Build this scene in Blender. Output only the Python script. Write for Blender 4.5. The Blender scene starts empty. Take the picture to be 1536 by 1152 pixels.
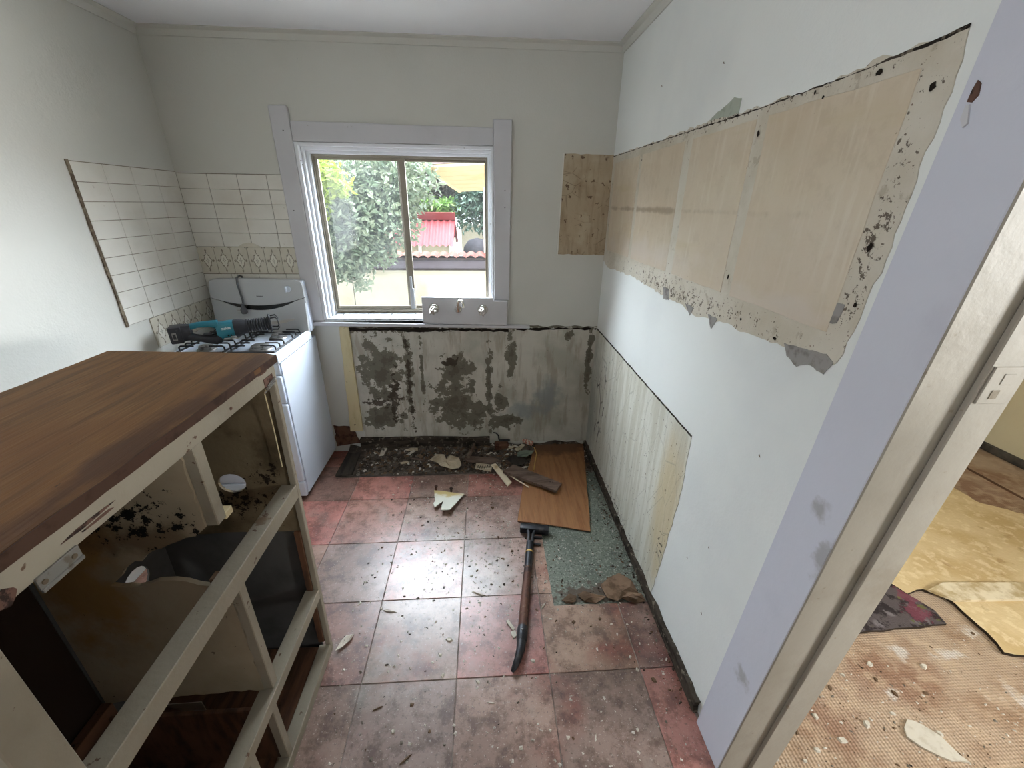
import bpy, bmesh, math, random
from mathutils import Vector, Matrix
random.seed(7)
R = math.radians
SC = bpy.context.scene
COL = SC.collection

# ------------------------------------------------------------------ camera
F_PX = 618.955
PITCH, YAW, ROLL = R(23.56), R(3.8775), R(0.8135)
CAM_H = 1.65
cd = bpy.data.cameras.new('camera'); cam = bpy.data.objects.new('camera', cd); COL.objects.link(cam)
cd.sensor_width = 36.0; cd.lens = F_PX / 1536 * 36.0; cd.clip_start = 0.02; cd.clip_end = 200
fw = Vector((math.sin(YAW)*math.cos(PITCH), math.cos(YAW)*math.cos(PITCH), -math.sin(PITCH)))
r0 = Vector((math.cos(YAW), -math.sin(YAW), 0)); u0 = r0.cross(fw)
rr = math.cos(ROLL)*r0 + math.sin(ROLL)*u0; uu = -math.sin(ROLL)*r0 + math.cos(ROLL)*u0
m = Matrix((rr, uu, -fw)).transposed().to_4x4(); m.translation = (0, 0, CAM_H)
cam.matrix_world = m
SC.camera = cam

# ------------------------------------------------------------------ light
w = bpy.data.worlds.new('world'); SC.world = w; w.use_nodes = True
bg = w.node_tree.nodes['Background']
bg.inputs[0].default_value = (.86, .93, 1.0, 1); bg.inputs[1].default_value = 2.6     # bright hazy sky, even all over

def light(name, kind, loc, rot, energy, **k):
    d = bpy.data.lights.new(name, kind); o = bpy.data.objects.new(name, d); COL.objects.link(o)
    o.location = loc; o.rotation_euler = rot; d.energy = energy
    for a, b in k.items(): setattr(d, a, b)
    return o
light('sun', 'SUN', (0, 0, 10), (R(14), R(-38), 0), 8.0, angle=R(1.5), color=(1, .96, .88))
# broad soft sun lamp added above the garden, boosts sky light through the window
g_ = light('added_sky_fill', 'SUN', (0, 6, 10), (0, 0, 0), 98, angle=R(130), color=(.80, .90, 1))
g_.rotation_euler = Vector((.06, -.63, -.77)).to_track_quat('-Z', 'Y').to_euler()
# fill lamps added in two unseen openings: left wall and next room
light('added_side_fill', 'AREA', (-1.74, -.05, 1.55), (0, R(-90), 0), 14, shape='RECTANGLE', size=.9, size_y=.9, color=(.90, .96, 1))
light('added_next_room_fill', 'AREA', (3.72, -1.05, 1.58), (0, R(90), R(-26)), 95, shape='RECTANGLE', size=.5, size_y=.8, spread=R(110), color=(.96, .99, 1))

vs = SC.view_settings
vs.view_transform = 'Standard'; vs.look = 'None'; vs.gamma = 1; vs.use_curve_mapping = False; vs.exposure = -0.25

# ------------------------------------------------------------------ room constants
XR, XL, YB, ZC = .737, -1.669, 2.614, 2.412
YREAR = -1.6

# ------------------------------------------------------------------ materials
MATS = {}
def lin(c):
    return tuple((v/12.92 if v <= .04045 else ((v+.055)/1.055)**2.4) for v in c)
def rgb(r, g, b): return lin((r/255, g/255, b/255)) + (1,)

def mat(name, base, rough=.65, spec=.3, layers=(), bump=None, coord='W', metal=0, objcol=False, coat=0, emit=None):
    """procedural material: base colour + masked colour layers, all from noise / voronoi / ellipse blobs"""
    M_ = bpy.data.materials.new(name); M_.use_nodes = True; MATS[name] = M_
    nt = M_.node_tree; N = nt.nodes; L = nt.links
    P = N['Principled BSDF']; P.inputs['Roughness'].default_value = rough; P.inputs['Specular IOR Level'].default_value = spec
    P.inputs['Metallic'].default_value = metal
    if coat: P.inputs['Coat Weight'].default_value = coat; P.inputs['Coat Roughness'].default_value = .36
    if coord == 'W': vec = N.new('ShaderNodeNewGeometry').outputs['Position']
    else: vec = N.new('ShaderNodeTexCoord').outputs['Object']
    def mapped(st, off=(0, 0, 0), rot=(0, 0, 0)):
        mp = N.new('ShaderNodeMapping'); L.new(vec, mp.inputs[0]); mp.inputs['Scale'].default_value = st
        mp.inputs['Location'].default_value = off; mp.inputs['Rotation'].default_value = rot
        return mp.outputs[0]
    def math_(op, a, b, clamp=False):
        n = N.new('ShaderNodeMath'); n.operation = op; n.use_clamp = clamp
        for i, v in enumerate((a, b)):
            if v is None: continue
            if isinstance(v, (int, float)): n.inputs[i].default_value = v
            else: L.new(v, n.inputs[i])
        return n.outputs[0]
    def tex(d):
        v = mapped(d.get('st', (1, 1, 1)), d.get('off', (0, 0, 0)), d.get('rot', (0, 0, 0)))
        k = d.get('kind', 'noise')
        if k == 'noise':
            n = N.new('ShaderNodeTexNoise'); n.inputs['Scale'].default_value = d.get('sc', 5); n.inputs['Detail'].default_value = d.get('det', 5)
            n.inputs['Roughness'].default_value = d.get('ro', .55); n.inputs['Distortion'].default_value = d.get('dist', 0)
            L.new(v, n.inputs['Vector']); return n.outputs['Fac']
        if k == 'vor':
            n = N.new('ShaderNodeTexVoronoi'); n.inputs['Scale'].default_value = d.get('sc', 5); L.new(v, n.inputs['Vector'])
            n.inputs['Randomness'].default_value = d.get('rand', 1)
            return n.outputs['Distance']
        if k == 'edge':
            n = N.new('ShaderNodeTexVoronoi'); n.feature = 'DISTANCE_TO_EDGE'; n.inputs['Scale'].default_value = d.get('sc', 5); L.new(v, n.inputs['Vector'])
            n.inputs['Randomness'].default_value = d.get('rand', 1)
            return n.outputs['Distance']
        if k == 'wave':
            n = N.new('ShaderNodeTexWave'); n.bands_direction = d.get('dir', 'X'); n.inputs['Scale'].default_value = d.get('sc', 5)
            n.inputs['Distortion'].default_value = d.get('dist', 2); n.inputs['Detail'].default_value = 3; L.new(v, n.inputs['Vector']); return n.outputs['Fac']
        if k == 'blob':      # ellipses roughened by noise
            acc = None
            for (cx, cy, cz, rx, ry, rz) in d['blobs']:
                s = N.new('ShaderNodeVectorMath'); s.operation = 'SUBTRACT'; L.new(vec, s.inputs[0]); s.inputs[1].default_value = (cx, cy, cz)
                s2 = N.new('ShaderNodeVectorMath'); s2.operation = 'MULTIPLY'; L.new(s.outputs[0], s2.inputs[0]); s2.inputs[1].default_value = (1/rx, 1/ry, 1/rz)
                ln = N.new('ShaderNodeVectorMath'); ln.operation = 'LENGTH'; L.new(s2.outputs[0], ln.inputs[0])
                e = math_('SUBTRACT', 1, ln.outputs['Value'])
                acc = e if acc is None else math_('MAXIMUM', acc, e)
            n = N.new('ShaderNodeTexNoise'); n.inputs['Scale'].default_value = d.get('sc', 12); n.inputs['Detail'].default_value = d.get('det', 6)
            n.inputs['Roughness'].default_value = d.get('ro', .6); L.new(v, n.inputs['Vector'])
            nn = math_('MULTIPLY', math_('SUBTRACT', n.outputs['Fac'], .5), d.get('amp', 2.0))
            return math_('ADD', math_('MAXIMUM', acc, -1.2), nn)
    if objcol:
        oi = N.new('ShaderNodeObjectInfo'); cur = oi.outputs['Color']
    else:
        c = N.new('ShaderNodeRGB'); c.outputs[0].default_value = base; cur = c.outputs[0]
    for d in layers:
        f = tex(d)
        mr = N.new('ShaderNodeMapRange'); mr.interpolation_type = 'SMOOTHSTEP'; L.new(f, mr.inputs['Value'])
        mr.inputs['From Min'].default_value = d['lo']; mr.inputs['From Max'].default_value = d['hi']
        mr.inputs['To Min'].default_value = 0; mr.inputs['To Max'].default_value = d.get('a', 1)
        if 'inside' in d:      # keep only where a second mask holds
            f2 = tex(d['inside']); m2 = N.new('ShaderNodeMapRange'); m2.interpolation_type = 'SMOOTHSTEP'; L.new(f2, m2.inputs['Value'])
            m2.inputs['From Min'].default_value = d['inside']['lo']; m2.inputs['From Max'].default_value = d['inside']['hi']
            fac = math_('MULTIPLY', mr.outputs[0], m2.outputs[0])
        else: fac = mr.outputs[0]
        mx = N.new('ShaderNodeMix'); mx.data_type = 'RGBA'; L.new(fac, mx.inputs[0]); L.new(cur, mx.inputs[6])
        if d.get('mul'): mx.blend_type = 'MULTIPLY'
        mx.inputs[7].default_value = d['col']; cur = mx.outputs[2]
    L.new(cur, P.inputs['Base Color'])
    if bump:
        h = None
        for b in (bump if isinstance(bump, (list, tuple)) else [bump]):
            t = math_('MULTIPLY', tex(b), b.get('h', 1)); h = t if h is None else math_('ADD', h, t)
        bn = N.new('ShaderNodeBump'); bn.inputs['Strength'].default_value = .6; bn.inputs['Distance'].default_value = (bump[0] if isinstance(bump, (list, tuple)) else bump).get('d', .004)
        L.new(h, bn.inputs['Height']); L.new(bn.outputs[0], P.inputs['Normal'])
    return M_

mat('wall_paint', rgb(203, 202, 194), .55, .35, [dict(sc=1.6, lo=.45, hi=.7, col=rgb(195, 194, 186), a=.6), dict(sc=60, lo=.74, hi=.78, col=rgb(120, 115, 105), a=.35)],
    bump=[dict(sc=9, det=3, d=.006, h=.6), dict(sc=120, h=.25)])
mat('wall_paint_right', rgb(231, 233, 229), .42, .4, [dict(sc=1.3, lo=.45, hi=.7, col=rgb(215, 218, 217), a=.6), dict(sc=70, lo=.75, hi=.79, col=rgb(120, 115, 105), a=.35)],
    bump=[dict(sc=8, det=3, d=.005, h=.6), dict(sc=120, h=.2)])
mat('next_wall_paint', rgb(216, 206, 178), .6, .3, [dict(sc=2, lo=.4, hi=.7, col=rgb(208, 196, 166), a=.6)], bump=dict(sc=80, d=.002))
mat('ceiling_paint', rgb(238, 238, 240), .8, .1, [dict(sc=2, lo=.4, hi=.7, col=rgb(232, 232, 235), a=.6)])
mat('trim_white', rgb(200, 199, 202), .4, .4, [dict(sc=3, lo=.45, hi=.7, col=rgb(188, 187, 191), a=.5), dict(sc=30, lo=.7, hi=.74, col=rgb(150, 143, 130), a=.5)], bump=dict(sc=30, d=.002))
mat('gloss_white_frame', rgb(232, 234, 238), .3, .5, [dict(sc=25, lo=.68, hi=.73, col=rgb(160, 158, 152), a=.5)])
mat('lavender_trim', rgb(203, 204, 214), .5, .35, [dict(sc=4, lo=.5, hi=.75, col=rgb(190, 189, 200), a=.7),
    dict(kind='blob', blobs=[(.72, .70, .42, .2, .1, .09), (.72, .62, .95, .2, .05, .16), (.72, .66, 1.05, .2, .08, .07)], sc=14, lo=.55, hi=.95, col=rgb(140, 136, 132), a=.6)], bump=dict(sc=18, d=.003))
mat('jamb_paint', rgb(158, 151, 139), .55, .3, [dict(sc=5, lo=.45, hi=.7, col=rgb(146, 138, 125), a=.7), dict(kind='blob', blobs=[(.85, .66, .9, .12, .2, .22)], sc=12, lo=.4, hi=.9, col=rgb(140, 131, 117), a=.7),
    dict(sc=40, lo=.68, hi=.72, col=rgb(130, 118, 100), a=.5)], bump=dict(sc=25, d=.003))
mat('dark_hole_and_shade', rgb(38, 32, 27), .9, .1)
mat('flake_hole', rgb(96, 72, 62), .9, .1, [dict(sc=60, lo=.5, hi=.6, col=rgb(50, 40, 36))])
mat('alu_bronze', rgb(140, 132, 118), .35, .5, metal=.55, layers=[dict(sc=30, lo=.55, hi=.7, col=rgb(120, 112, 100), a=.5)])
mat('alu', rgb(178, 180, 182), .35, .5, metal=.6)
mat('wall_tile', rgb(222, 219, 210), .16, .5, [dict(sc=7, lo=.4, hi=.75, col=rgb(210, 205, 194), a=.7), dict(sc=40, lo=.7, hi=.75, col=rgb(170, 162, 148), a=.4)], bump=dict(sc=6, d=.0015))
mat('sill_tile', rgb(228, 232, 236), .15, .5, [dict(sc=9, lo=.4, hi=.75, col=rgb(214, 216, 214), a=.6)])
mat('decor_tile', rgb(206, 200, 184), .2, .5, [dict(sc=8, lo=.4, hi=.7, col=rgb(192, 184, 166), a=.7)])
mat('motif_print', rgb(136, 128, 114), .25, .5, [dict(sc=90, lo=.5, hi=.7, col=rgb(164, 156, 141))])
mat('motif_pale', rgb(220, 216, 202), .25, .5)
mat('grout', rgb(140, 131, 116), .85, .1, [dict(sc=30, lo=.45, hi=.6, col=rgb(120, 110, 95))])
mat('dark_grout', rgb(92, 80, 68), .9, .1, [dict(sc=30, lo=.45, hi=.6, col=rgb(130, 118, 102))])
# exposed old plaster where the wall cupboards hung
mat('old_plaster', rgb(206, 199, 184), .6, .2, [dict(sc=6, lo=.4, hi=.7, col=rgb(190, 180, 160), a=.8), dict(sc=28, lo=.62, hi=.70, col=rgb(164, 152, 132), a=.6),
    dict(sc=95, lo=.68, hi=.72, col=rgb(110, 84, 66), a=.85), dict(kind='blob', blobs=[(.737, 1.6, 1.35, .1, 1.3, .10), (.737, 1.4, 1.895, .1, 1.5, .035), (.737, .78, 1.6, .1, .07, .5)], sc=70, amp=4.6, ro=.7, lo=1.04, hi=1.14, col=rgb(70, 54, 42), a=.85)],
    bump=[dict(sc=40, d=.006), dict(sc=12, h=1.5)])
mat('beige_panel', rgb(204, 189, 166), .36, .5, [dict(sc=16, det=8, ro=.7, lo=.46, hi=.62, col=rgb(192, 176, 152), a=.7), dict(sc=9, st=(1, 5, .5), det=6, lo=.52, hi=.68, col=rgb(214, 203, 184), a=.6), dict(sc=2.2, lo=.35, hi=.7, col=rgb(194, 175, 148), a=.8), dict(sc=5, st=(1, 1, 3), lo=.5, hi=.8, col=rgb(202, 190, 168), a=.5),
    dict(kind='noise', sc=3, st=(1, .5, 4), lo=.55, hi=.75, col=rgb(190, 172, 132), a=.5),
    dict(kind='blob', blobs=[(.737, 2.0, 1.635, .1, 1.6, .022)], sc=9, lo=.35, hi=1.0, col=rgb(128, 104, 76), a=.6),
    dict(kind='blob', blobs=[(.737, 1.9, 1.46, .1, .9, .09), (.737, 1.0, 1.42, .1, .4, .06)], sc=6, lo=.2, hi=1.0, col=rgb(204, 192, 180), a=.6),
    dict(sc=80, lo=.72, hi=.75, col=rgb(105, 80, 62), a=.7)], bump=dict(sc=14, d=.002))
mat('brown_ghost', rgb(172, 155, 130), .75, .2, [dict(sc=9, st=(1, 1, .6), lo=.42, hi=.66, col=rgb(148, 129, 104)), dict(sc=14, st=(4, 1, .5), lo=.5, hi=.64, col=rgb(130, 110, 86), a=.35), dict(sc=7, det=8, lo=.5, hi=.66, col=rgb(184, 170, 146), a=.6), dict(kind='edge', sc=6, st=(1, 1, 1.8), rot=(0, .5, 0), lo=.02, hi=.0, col=rgb(92, 72, 54), a=.5, inside=dict(sc=5, lo=.5, hi=.55)),
    dict(sc=34, lo=.62, hi=.67, col=rgb(88, 66, 48), a=.85)], bump=dict(sc=30, d=.006))
mat('grey_render', rgb(150, 146, 142), .85, .1, [dict(sc=40, lo=.45, hi=.65, col=rgb(124, 120, 116))], bump=dict(sc=60, d=.003))
mat('sage_patch', rgb(168, 174, 160), .7, .2, [dict(sc=30, lo=.5, hi=.7, col=rgb(150, 156, 144))])
mat('rough_paint_edge', rgb(214, 212, 204), .6, .3)
# lower back wall, paint peeled off grey render
_peel = [(-.70, 2.61, .60, .17, .3, .27), (-.72, 2.61, .27, .16, .3, .13), (-.52, 2.61, .52, .035, .3, .42), (-.43, 2.61, .62, .018, .3, .25), (-.20, 2.61, .62, .13, .3, .13), (-.22, 2.61, .36, .19, .3, .24), (-.08, 2.61, .28, .10, .3, .16),
         (.02, 2.61, .50, .03, .3, .36), (.10, 2.61, .36, .06, .3, .12), (.12, 2.61, .22, .14, .3, .07), (.17, 2.61, .72, .04, .3, .2), (.55, 2.61, .86, .05, .3, .04), (-.75, 2.61, .92, .6, .3, .05), (.3, 2.61, .93, .9, .3, .03), (.70, 2.61, .7, .03, .3, .3)]
mat('peeling_wall', rgb(196, 192, 181), .75, .2, [
    dict(sc=4, lo=.42, hi=.66, col=rgb(172, 170, 158)), dict(kind='noise', sc=9, st=(2.5, 1, .45), lo=.5, hi=.66, col=rgb(152, 140, 124), a=.6),
    dict(kind='blob', blobs=[(.42, 2.61, .42, .2, .3, .2), (.3, 2.61, .3, .3, .3, .12)], sc=10, lo=.2, hi=.9, col=rgb(140, 146, 146), a=.8),
    dict(kind='blob', blobs=_peel, sc=15, det=10, ro=.68, amp=3.4, lo=.22, hi=.27, col=rgb(112, 107, 94)),
    dict(kind='blob', blobs=_peel, sc=15, det=10, ro=.68, amp=3.4, lo=.62, hi=.9, col=rgb(92, 86, 74), a=.8),
    dict(kind='blob', blobs=[(-.52, 2.61, .52, .03, .3, .45), (-.63, 2.61, .45, .06, .3, .3), (-.24, 2.61, .68, .12, .3, .05), (-.72, 2.61, .38, .2, .3, .05), (-.5, 2.61, .91, .7, .3, .03)], sc=30, amp=3.2, lo=.5, hi=.6, col=rgb(64, 54, 44), a=.9),
    dict(sc=90, lo=.66, hi=.7, col=rgb(70, 60, 50), a=.6)], bump=[dict(kind='blob', blobs=_peel, sc=15, det=10, ro=.68, amp=3.4, d=.006, h=-.6), dict(sc=60, h=.5)])
mat('streaky_wall', rgb(208, 206, 194), .62, .25, [
    dict(sc=7, st=(1, 3, .25), lo=.42, hi=.62, col=rgb(190, 186, 170), a=.9),
    dict(kind='blob', blobs=[(.737, 1.33, .5, .1, .16, .5)], sc=5, st=(1, 2, .4), amp=1.2, lo=.0, hi=.7, col=rgb(196, 182, 150), a=.9),
    dict(kind='blob', blobs=[(.737, 2.6, .4, .1, .28, .6)], sc=5, amp=1.2, lo=.0, hi=.8, col=rgb(160, 160, 150), a=.9),
    dict(kind='edge', sc=6.5, st=(1, 1.2, .55), lo=.014, hi=.0, col=rgb(140, 136, 124), a=.45),
    dict(kind='edge', sc=9, st=(1, 1, .5), off=(3, 1, 2), lo=.045, hi=.01, col=rgb(46, 40, 34), a=.95, inside=dict(kind='blob', blobs=[(.737, 2.38, .48, .1, .14, .42)], sc=14, amp=2.4, lo=.35, hi=.5)),
    dict(kind='blob', blobs=[(.737, 1.30, .30, .1, .09, .2), (.737, 1.9, .06, .1, .8, .07)], sc=60, amp=4.2, lo=1.05, hi=1.15, col=rgb(50, 42, 32), a=.9),
    dict(sc=70, lo=.66, hi=.69, col=rgb(80, 70, 56), a=.8)], bump=[dict(sc=20, st=(1, 2, .4), d=.004), dict(sc=80, h=.4)])
mat('cream_chipped', rgb(144, 135, 119), .6, .3, [dict(sc=6, lo=.45, hi=.7, col=rgb(130, 120, 103), a=.7), dict(sc=30, lo=.66, hi=.69, col=rgb(84, 58, 38), a=.9), dict(sc=8, lo=.70, hi=.73, col=rgb(104, 82, 58), a=.8)],
    bump=[dict(sc=25, d=.004), dict(sc=80, h=.3)], coord='O')
mat('cream_batten', rgb(204, 190, 152), .65, .2, [dict(sc=10, st=(1, 1, .3), lo=.45, hi=.66, col=rgb(186, 170, 130), a=.8), dict(sc=30, lo=.66, hi=.7, col=rgb(80, 62, 44), a=.9)])
mat('brown_top', rgb(108, 76, 44), .62, .2, [dict(kind='noise', sc=10, st=(5, .35, 1), lo=.4, hi=.68, col=rgb(88, 63, 38)), dict(kind='noise', sc=26, st=(7, .3, 1), det=3, lo=.5, hi=.72, col=rgb(126, 94, 58), a=.7),
    dict(sc=2.4, lo=.45, hi=.75, col=rgb(96, 58, 30), a=.5), dict(kind='noise', sc=50, st=(3, .5, 1), lo=.69, hi=.72, col=rgb(40, 26, 16), a=.9),
    dict(kind='blob', blobs=[(-.65, .75, 1.23, .05, 1.2, .2)], sc=8, lo=.1, hi=.8, col=rgb(66, 42, 28), a=.8)], bump=dict(sc=20, st=(6, .4, 1), d=.002))
mat('board_edge', rgb(66, 46, 35), .7, .2, [dict(sc=30, lo=.5, hi=.65, col=rgb(52, 34, 25))])
mat('ply_orange', rgb(150, 106, 70), .5, .3, [dict(kind='noise', sc=7, st=(6, .5, 1), rot=(0, 0, R(12)), lo=.42, hi=.68, col=rgb(132, 90, 58)), dict(kind='noise', sc=30, st=(5, .4, 1), rot=(0, 0, R(12)), lo=.5, hi=.72, col=rgb(170, 118, 72), a=.5),
    dict(sc=60, lo=.70, hi=.73, col=rgb(70, 42, 26), a=.8), dict(kind='blob', blobs=[(.5, 2.55, .02, .3, .14, .3)], sc=14, lo=-.2, hi=.6, col=rgb(76, 50, 34), a=.8)])
_mould = [(-.83, .79, .98, .17, .2, .10), (-.73, .79, .95, .09, .2, .05), (-.95, .79, 1.02, .1, .2, .1)]
mat('mouldy_board', rgb(158, 144, 122), .75, .2, [dict(sc=5, lo=.4, hi=.7, col=rgb(140, 125, 102), a=.8),
    dict(kind='blob', blobs=[(-1.0, .79, .85, .14, .3, .32), (-.97, .79, .9, .1, .3, .2)], sc=9, lo=-.1, hi=.6, col=rgb(140, 106, 54), a=.85),
    dict(kind='blob', blobs=[(-.82, .79, .91, .22, .3, .08)], sc=10, lo=.0, hi=.8, col=rgb(96, 74, 52), a=.75),
    dict(kind='blob', blobs=_mould, sc=40, amp=5.6, ro=.7, lo=.72, hi=.85, col=rgb(20, 17, 14)), dict(sc=60, lo=.7, hi=.73, col=rgb(60, 44, 30), a=.8)], bump=dict(sc=30, d=.003))
mat('stained_ply', rgb(118, 103, 80), .75, .2, [dict(sc=6, lo=.42, hi=.66, col=rgb(78, 66, 48)), dict(kind='blob', blobs=[(-.85, 1.15, .72, .3, .3, .13), (-.72, 1.15, .82, .14, .3, .1)], sc=38, amp=4.5, ro=.7, lo=.85, hi=1.0, col=rgb(36, 26, 18)),
    dict(sc=60, lo=.68, hi=.72, col=rgb(52, 38, 26), a=.85)], bump=dict(sc=40, d=.003))
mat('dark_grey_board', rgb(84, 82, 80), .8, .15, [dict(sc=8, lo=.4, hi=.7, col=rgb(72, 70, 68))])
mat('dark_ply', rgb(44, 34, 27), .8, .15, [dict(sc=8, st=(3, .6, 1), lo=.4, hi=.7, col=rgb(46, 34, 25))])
mat('brown_ply', rgb(98, 68, 50), .7, .2, [dict(sc=8, st=(4, .6, 1), lo=.4, hi=.7, col=rgb(64, 45, 33)), dict(sc=40, lo=.68, hi=.72, col=rgb(50, 34, 24))])
mat('old_metal', rgb(130, 128, 122), .45, .5, metal=.5, layers=[dict(sc=60, lo=.5, hi=.65, col=rgb(110, 100, 88))])
mat('enamel', rgb(222, 231, 244), .22, .5, [dict(sc=3, lo=.5, hi=.8, col=rgb(214, 224, 238), a=.5), dict(sc=40, lo=.73, hi=.77, col=rgb(170, 165, 155), a=.4)])
mat('enamel_grey', rgb(190, 192, 193), .3, .5)
mat('seam_dark', rgb(60, 60, 62), .7, .2)
mat('black_gloss', rgb(18, 18, 20), .25, .5)
mat('cast_iron', rgb(28, 28, 29), .5, .4)
mat('burner_alu', rgb(150, 148, 144), .4, .5, metal=.7, layers=[dict(sc=60, lo=.5, hi=.7, col=rgb(90, 84, 76))])
mat('cord_grey', rgb(104, 104, 106), .5, .4)
mat('tool_teal', rgb(42, 116, 132), .38, .4, [dict(sc=30, lo=.6, hi=.75, col=rgb(66, 130, 142), a=.5)], coord='O')
mat('tool_black', rgb(44, 44, 48), .55, .35, [dict(sc=60, lo=.6, hi=.75, col=rgb(84, 82, 80), a=.5)], coord='O')
mat('rubber_black', rgb(58, 58, 62), .6, .3, coord='O')
mat('print_white', rgb(235, 235, 235), .5, .3)
mat('steel', rgb(176, 174, 170), .3, .5, metal=.9)
mat('chrome', rgb(222, 218, 210), .12, .5, metal=1, layers=[dict(sc=60, lo=.6, hi=.75, col=rgb(130, 108, 82), a=.6)])
mat('tarnish', rgb(112, 98, 80), .5, .4, metal=.6)
mat('black_steel', rgb(40, 41, 45), .42, .5, metal=.5, layers=[dict(sc=20, lo=.5, hi=.7, col=rgb(74, 70, 70))], coord='O')
mat('rust_steel', rgb(98, 66, 54), .6, .3, metal=.3, layers=[dict(sc=12, lo=.42, hi=.62, col=rgb(62, 46, 42)), dict(sc=60, lo=.55, hi=.7, col=rgb(120, 92, 76))], coord='O')
mat('floor_tile', (1, 1, 1, 1), .34, .8, objcol=True, coat=.25, layers=[dict(sc=2.3, det=7, lo=.38, hi=.66, col=rgb(196, 186, 178), mul=True), dict(sc=11, det=10, ro=.75, lo=.44, hi=.62, col=rgb(176, 160, 150), mul=True), dict(sc=3.1, det=6, off=(7, 3, 0), lo=.5, hi=.72, col=rgb(214, 150, 140), mul=True),
    dict(sc=5.5, det=6, off=(4, 2, 0), lo=.56, hi=.74, col=rgb(150, 140, 130), a=.42), dict(kind='blob', blobs=[(-.38, 1.05, 0, .22, .2, 1), (-.25, 1.6, 0, .4, .35, 1), (.02, 1.45, 0, .2, .3, 1), (-.3, .62, 0, .08, .08, 1)], sc=9, amp=2.6, lo=.2, hi=1.2, col=rgb(176, 168, 158), a=.5),
    dict(sc=70, det=8, ro=.7, lo=.56, hi=.66, col=rgb(60, 48, 44), a=.6), dict(sc=120, off=(2, 2, 0), lo=.62, hi=.67, col=rgb(190, 180, 170), a=.5)], bump=[dict(sc=7, d=.0012, h=1.0), dict(sc=60, h=.25)])
mat('floor_joint', rgb(158, 147, 138), .75, .2, [dict(sc=14, lo=.42, hi=.62, col=rgb(118, 107, 99))])
mat('old_lino', rgb(112, 118, 106), .55, .35, [dict(sc=5, lo=.4, hi=.65, col=rgb(94, 100, 90)), dict(sc=90, lo=.54, hi=.6, col=rgb(150, 154, 142), a=.6), dict(sc=120, off=(3, 1, 0), lo=.56, hi=.62, col=rgb(66, 72, 64), a=.8),
    dict(kind='blob', blobs=[(.5, 1.34, 0, .3, .09, 1), (.5, 2.5, 0, .6, .3, 1)], sc=30, amp=3, lo=.2, hi=.7, col=rgb(80, 66, 54), a=.9)], bump=dict(sc=80, d=.002))
mat('dirt_bed', rgb(92, 83, 75), .95, .1, [dict(sc=9, lo=.42, hi=.62, col=rgb(66, 59, 53)), dict(sc=50, lo=.56, hi=.62, col=rgb(104, 94, 84), a=.8)], bump=[dict(sc=30, d=.012), dict(sc=110, h=.4)])
mat('rot_timber', rgb(70, 62, 54), .9, .1, [dict(sc=10, st=(1, .6, 3), lo=.42, hi=.62, col=rgb(42, 37, 32)), dict(sc=40, lo=.58, hi=.64, col=rgb(128, 118, 104), a=.7)], bump=dict(sc=30, d=.006))
mat('brick_red', rgb(106, 76, 60), .9, .1, [dict(sc=20, lo=.45, hi=.65, col=rgb(72, 46, 36))], bump=dict(sc=40, d=.004))
mat('dark_plank', rgb(62, 56, 50), .75, .2, [dict(sc=12, st=(3, .5, 1), lo=.42, hi=.66, col=rgb(44, 40, 36))])
mat('grey_wood', rgb(112, 94, 82), .75, .2, [dict(sc=10, st=(.8, 4, 1), rot=(0, 0, R(-38)), lo=.42, hi=.66, col=rgb(84, 68, 58)), dict(sc=60, lo=.66, hi=.7, col=rgb(50, 40, 34))])
mat('pale_wood', rgb(226, 212, 184), .7, .2, [dict(sc=14, lo=.45, hi=.66, col=rgb(182, 160, 120))])
mat('straw', rgb(196, 160, 92), .7, .2)
mat('paper_cream', rgb(196, 182, 158), .8, .1, [dict(sc=14, lo=.45, hi=.66, col=rgb(160, 144, 118), a=.8)], bump=dict(sc=20, d=.006))
mat('paper_brown', rgb(130, 106, 86), .85, .1, [dict(sc=14, lo=.42, hi=.62, col=rgb(92, 74, 58))], bump=dict(sc=20, d=.008))
mat('sage_scrap', rgb(118, 128, 114), .75, .2, [dict(sc=20, lo=.45, hi=.66, col=rgb(88, 96, 86))])
mat('ink', rgb(52, 50, 44), .8, .1)
mat('card_red', rgb(176, 120, 104), .8, .1, [dict(sc=30, st=(3, 1, 1), lo=.48, hi=.52, col=rgb(206, 194, 178))])
mat('white_chip', rgb(200, 192, 178), .8, .15, [dict(sc=40, lo=.5, hi=.7, col=rgb(186, 176, 160))], bump=dict(sc=60, d=.003))
mat('white_yellowed', rgb(224, 222, 208), .55, .3, [dict(kind='blob', blobs=[(-.25, 2.09, 0, .14, .05, 1)], sc=20, lo=-.2, hi=.5, col=rgb(196, 168, 84), a=.8)])
mat('rubble_grey', rgb(118, 110, 100), .9, .1); mat('rubble_dark', rgb(66, 58, 50), .9, .1); mat('rubble_brown', rgb(104, 84, 66), .9, .1); mat('rubble_white', rgb(206, 198, 186), .85, .1)
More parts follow.
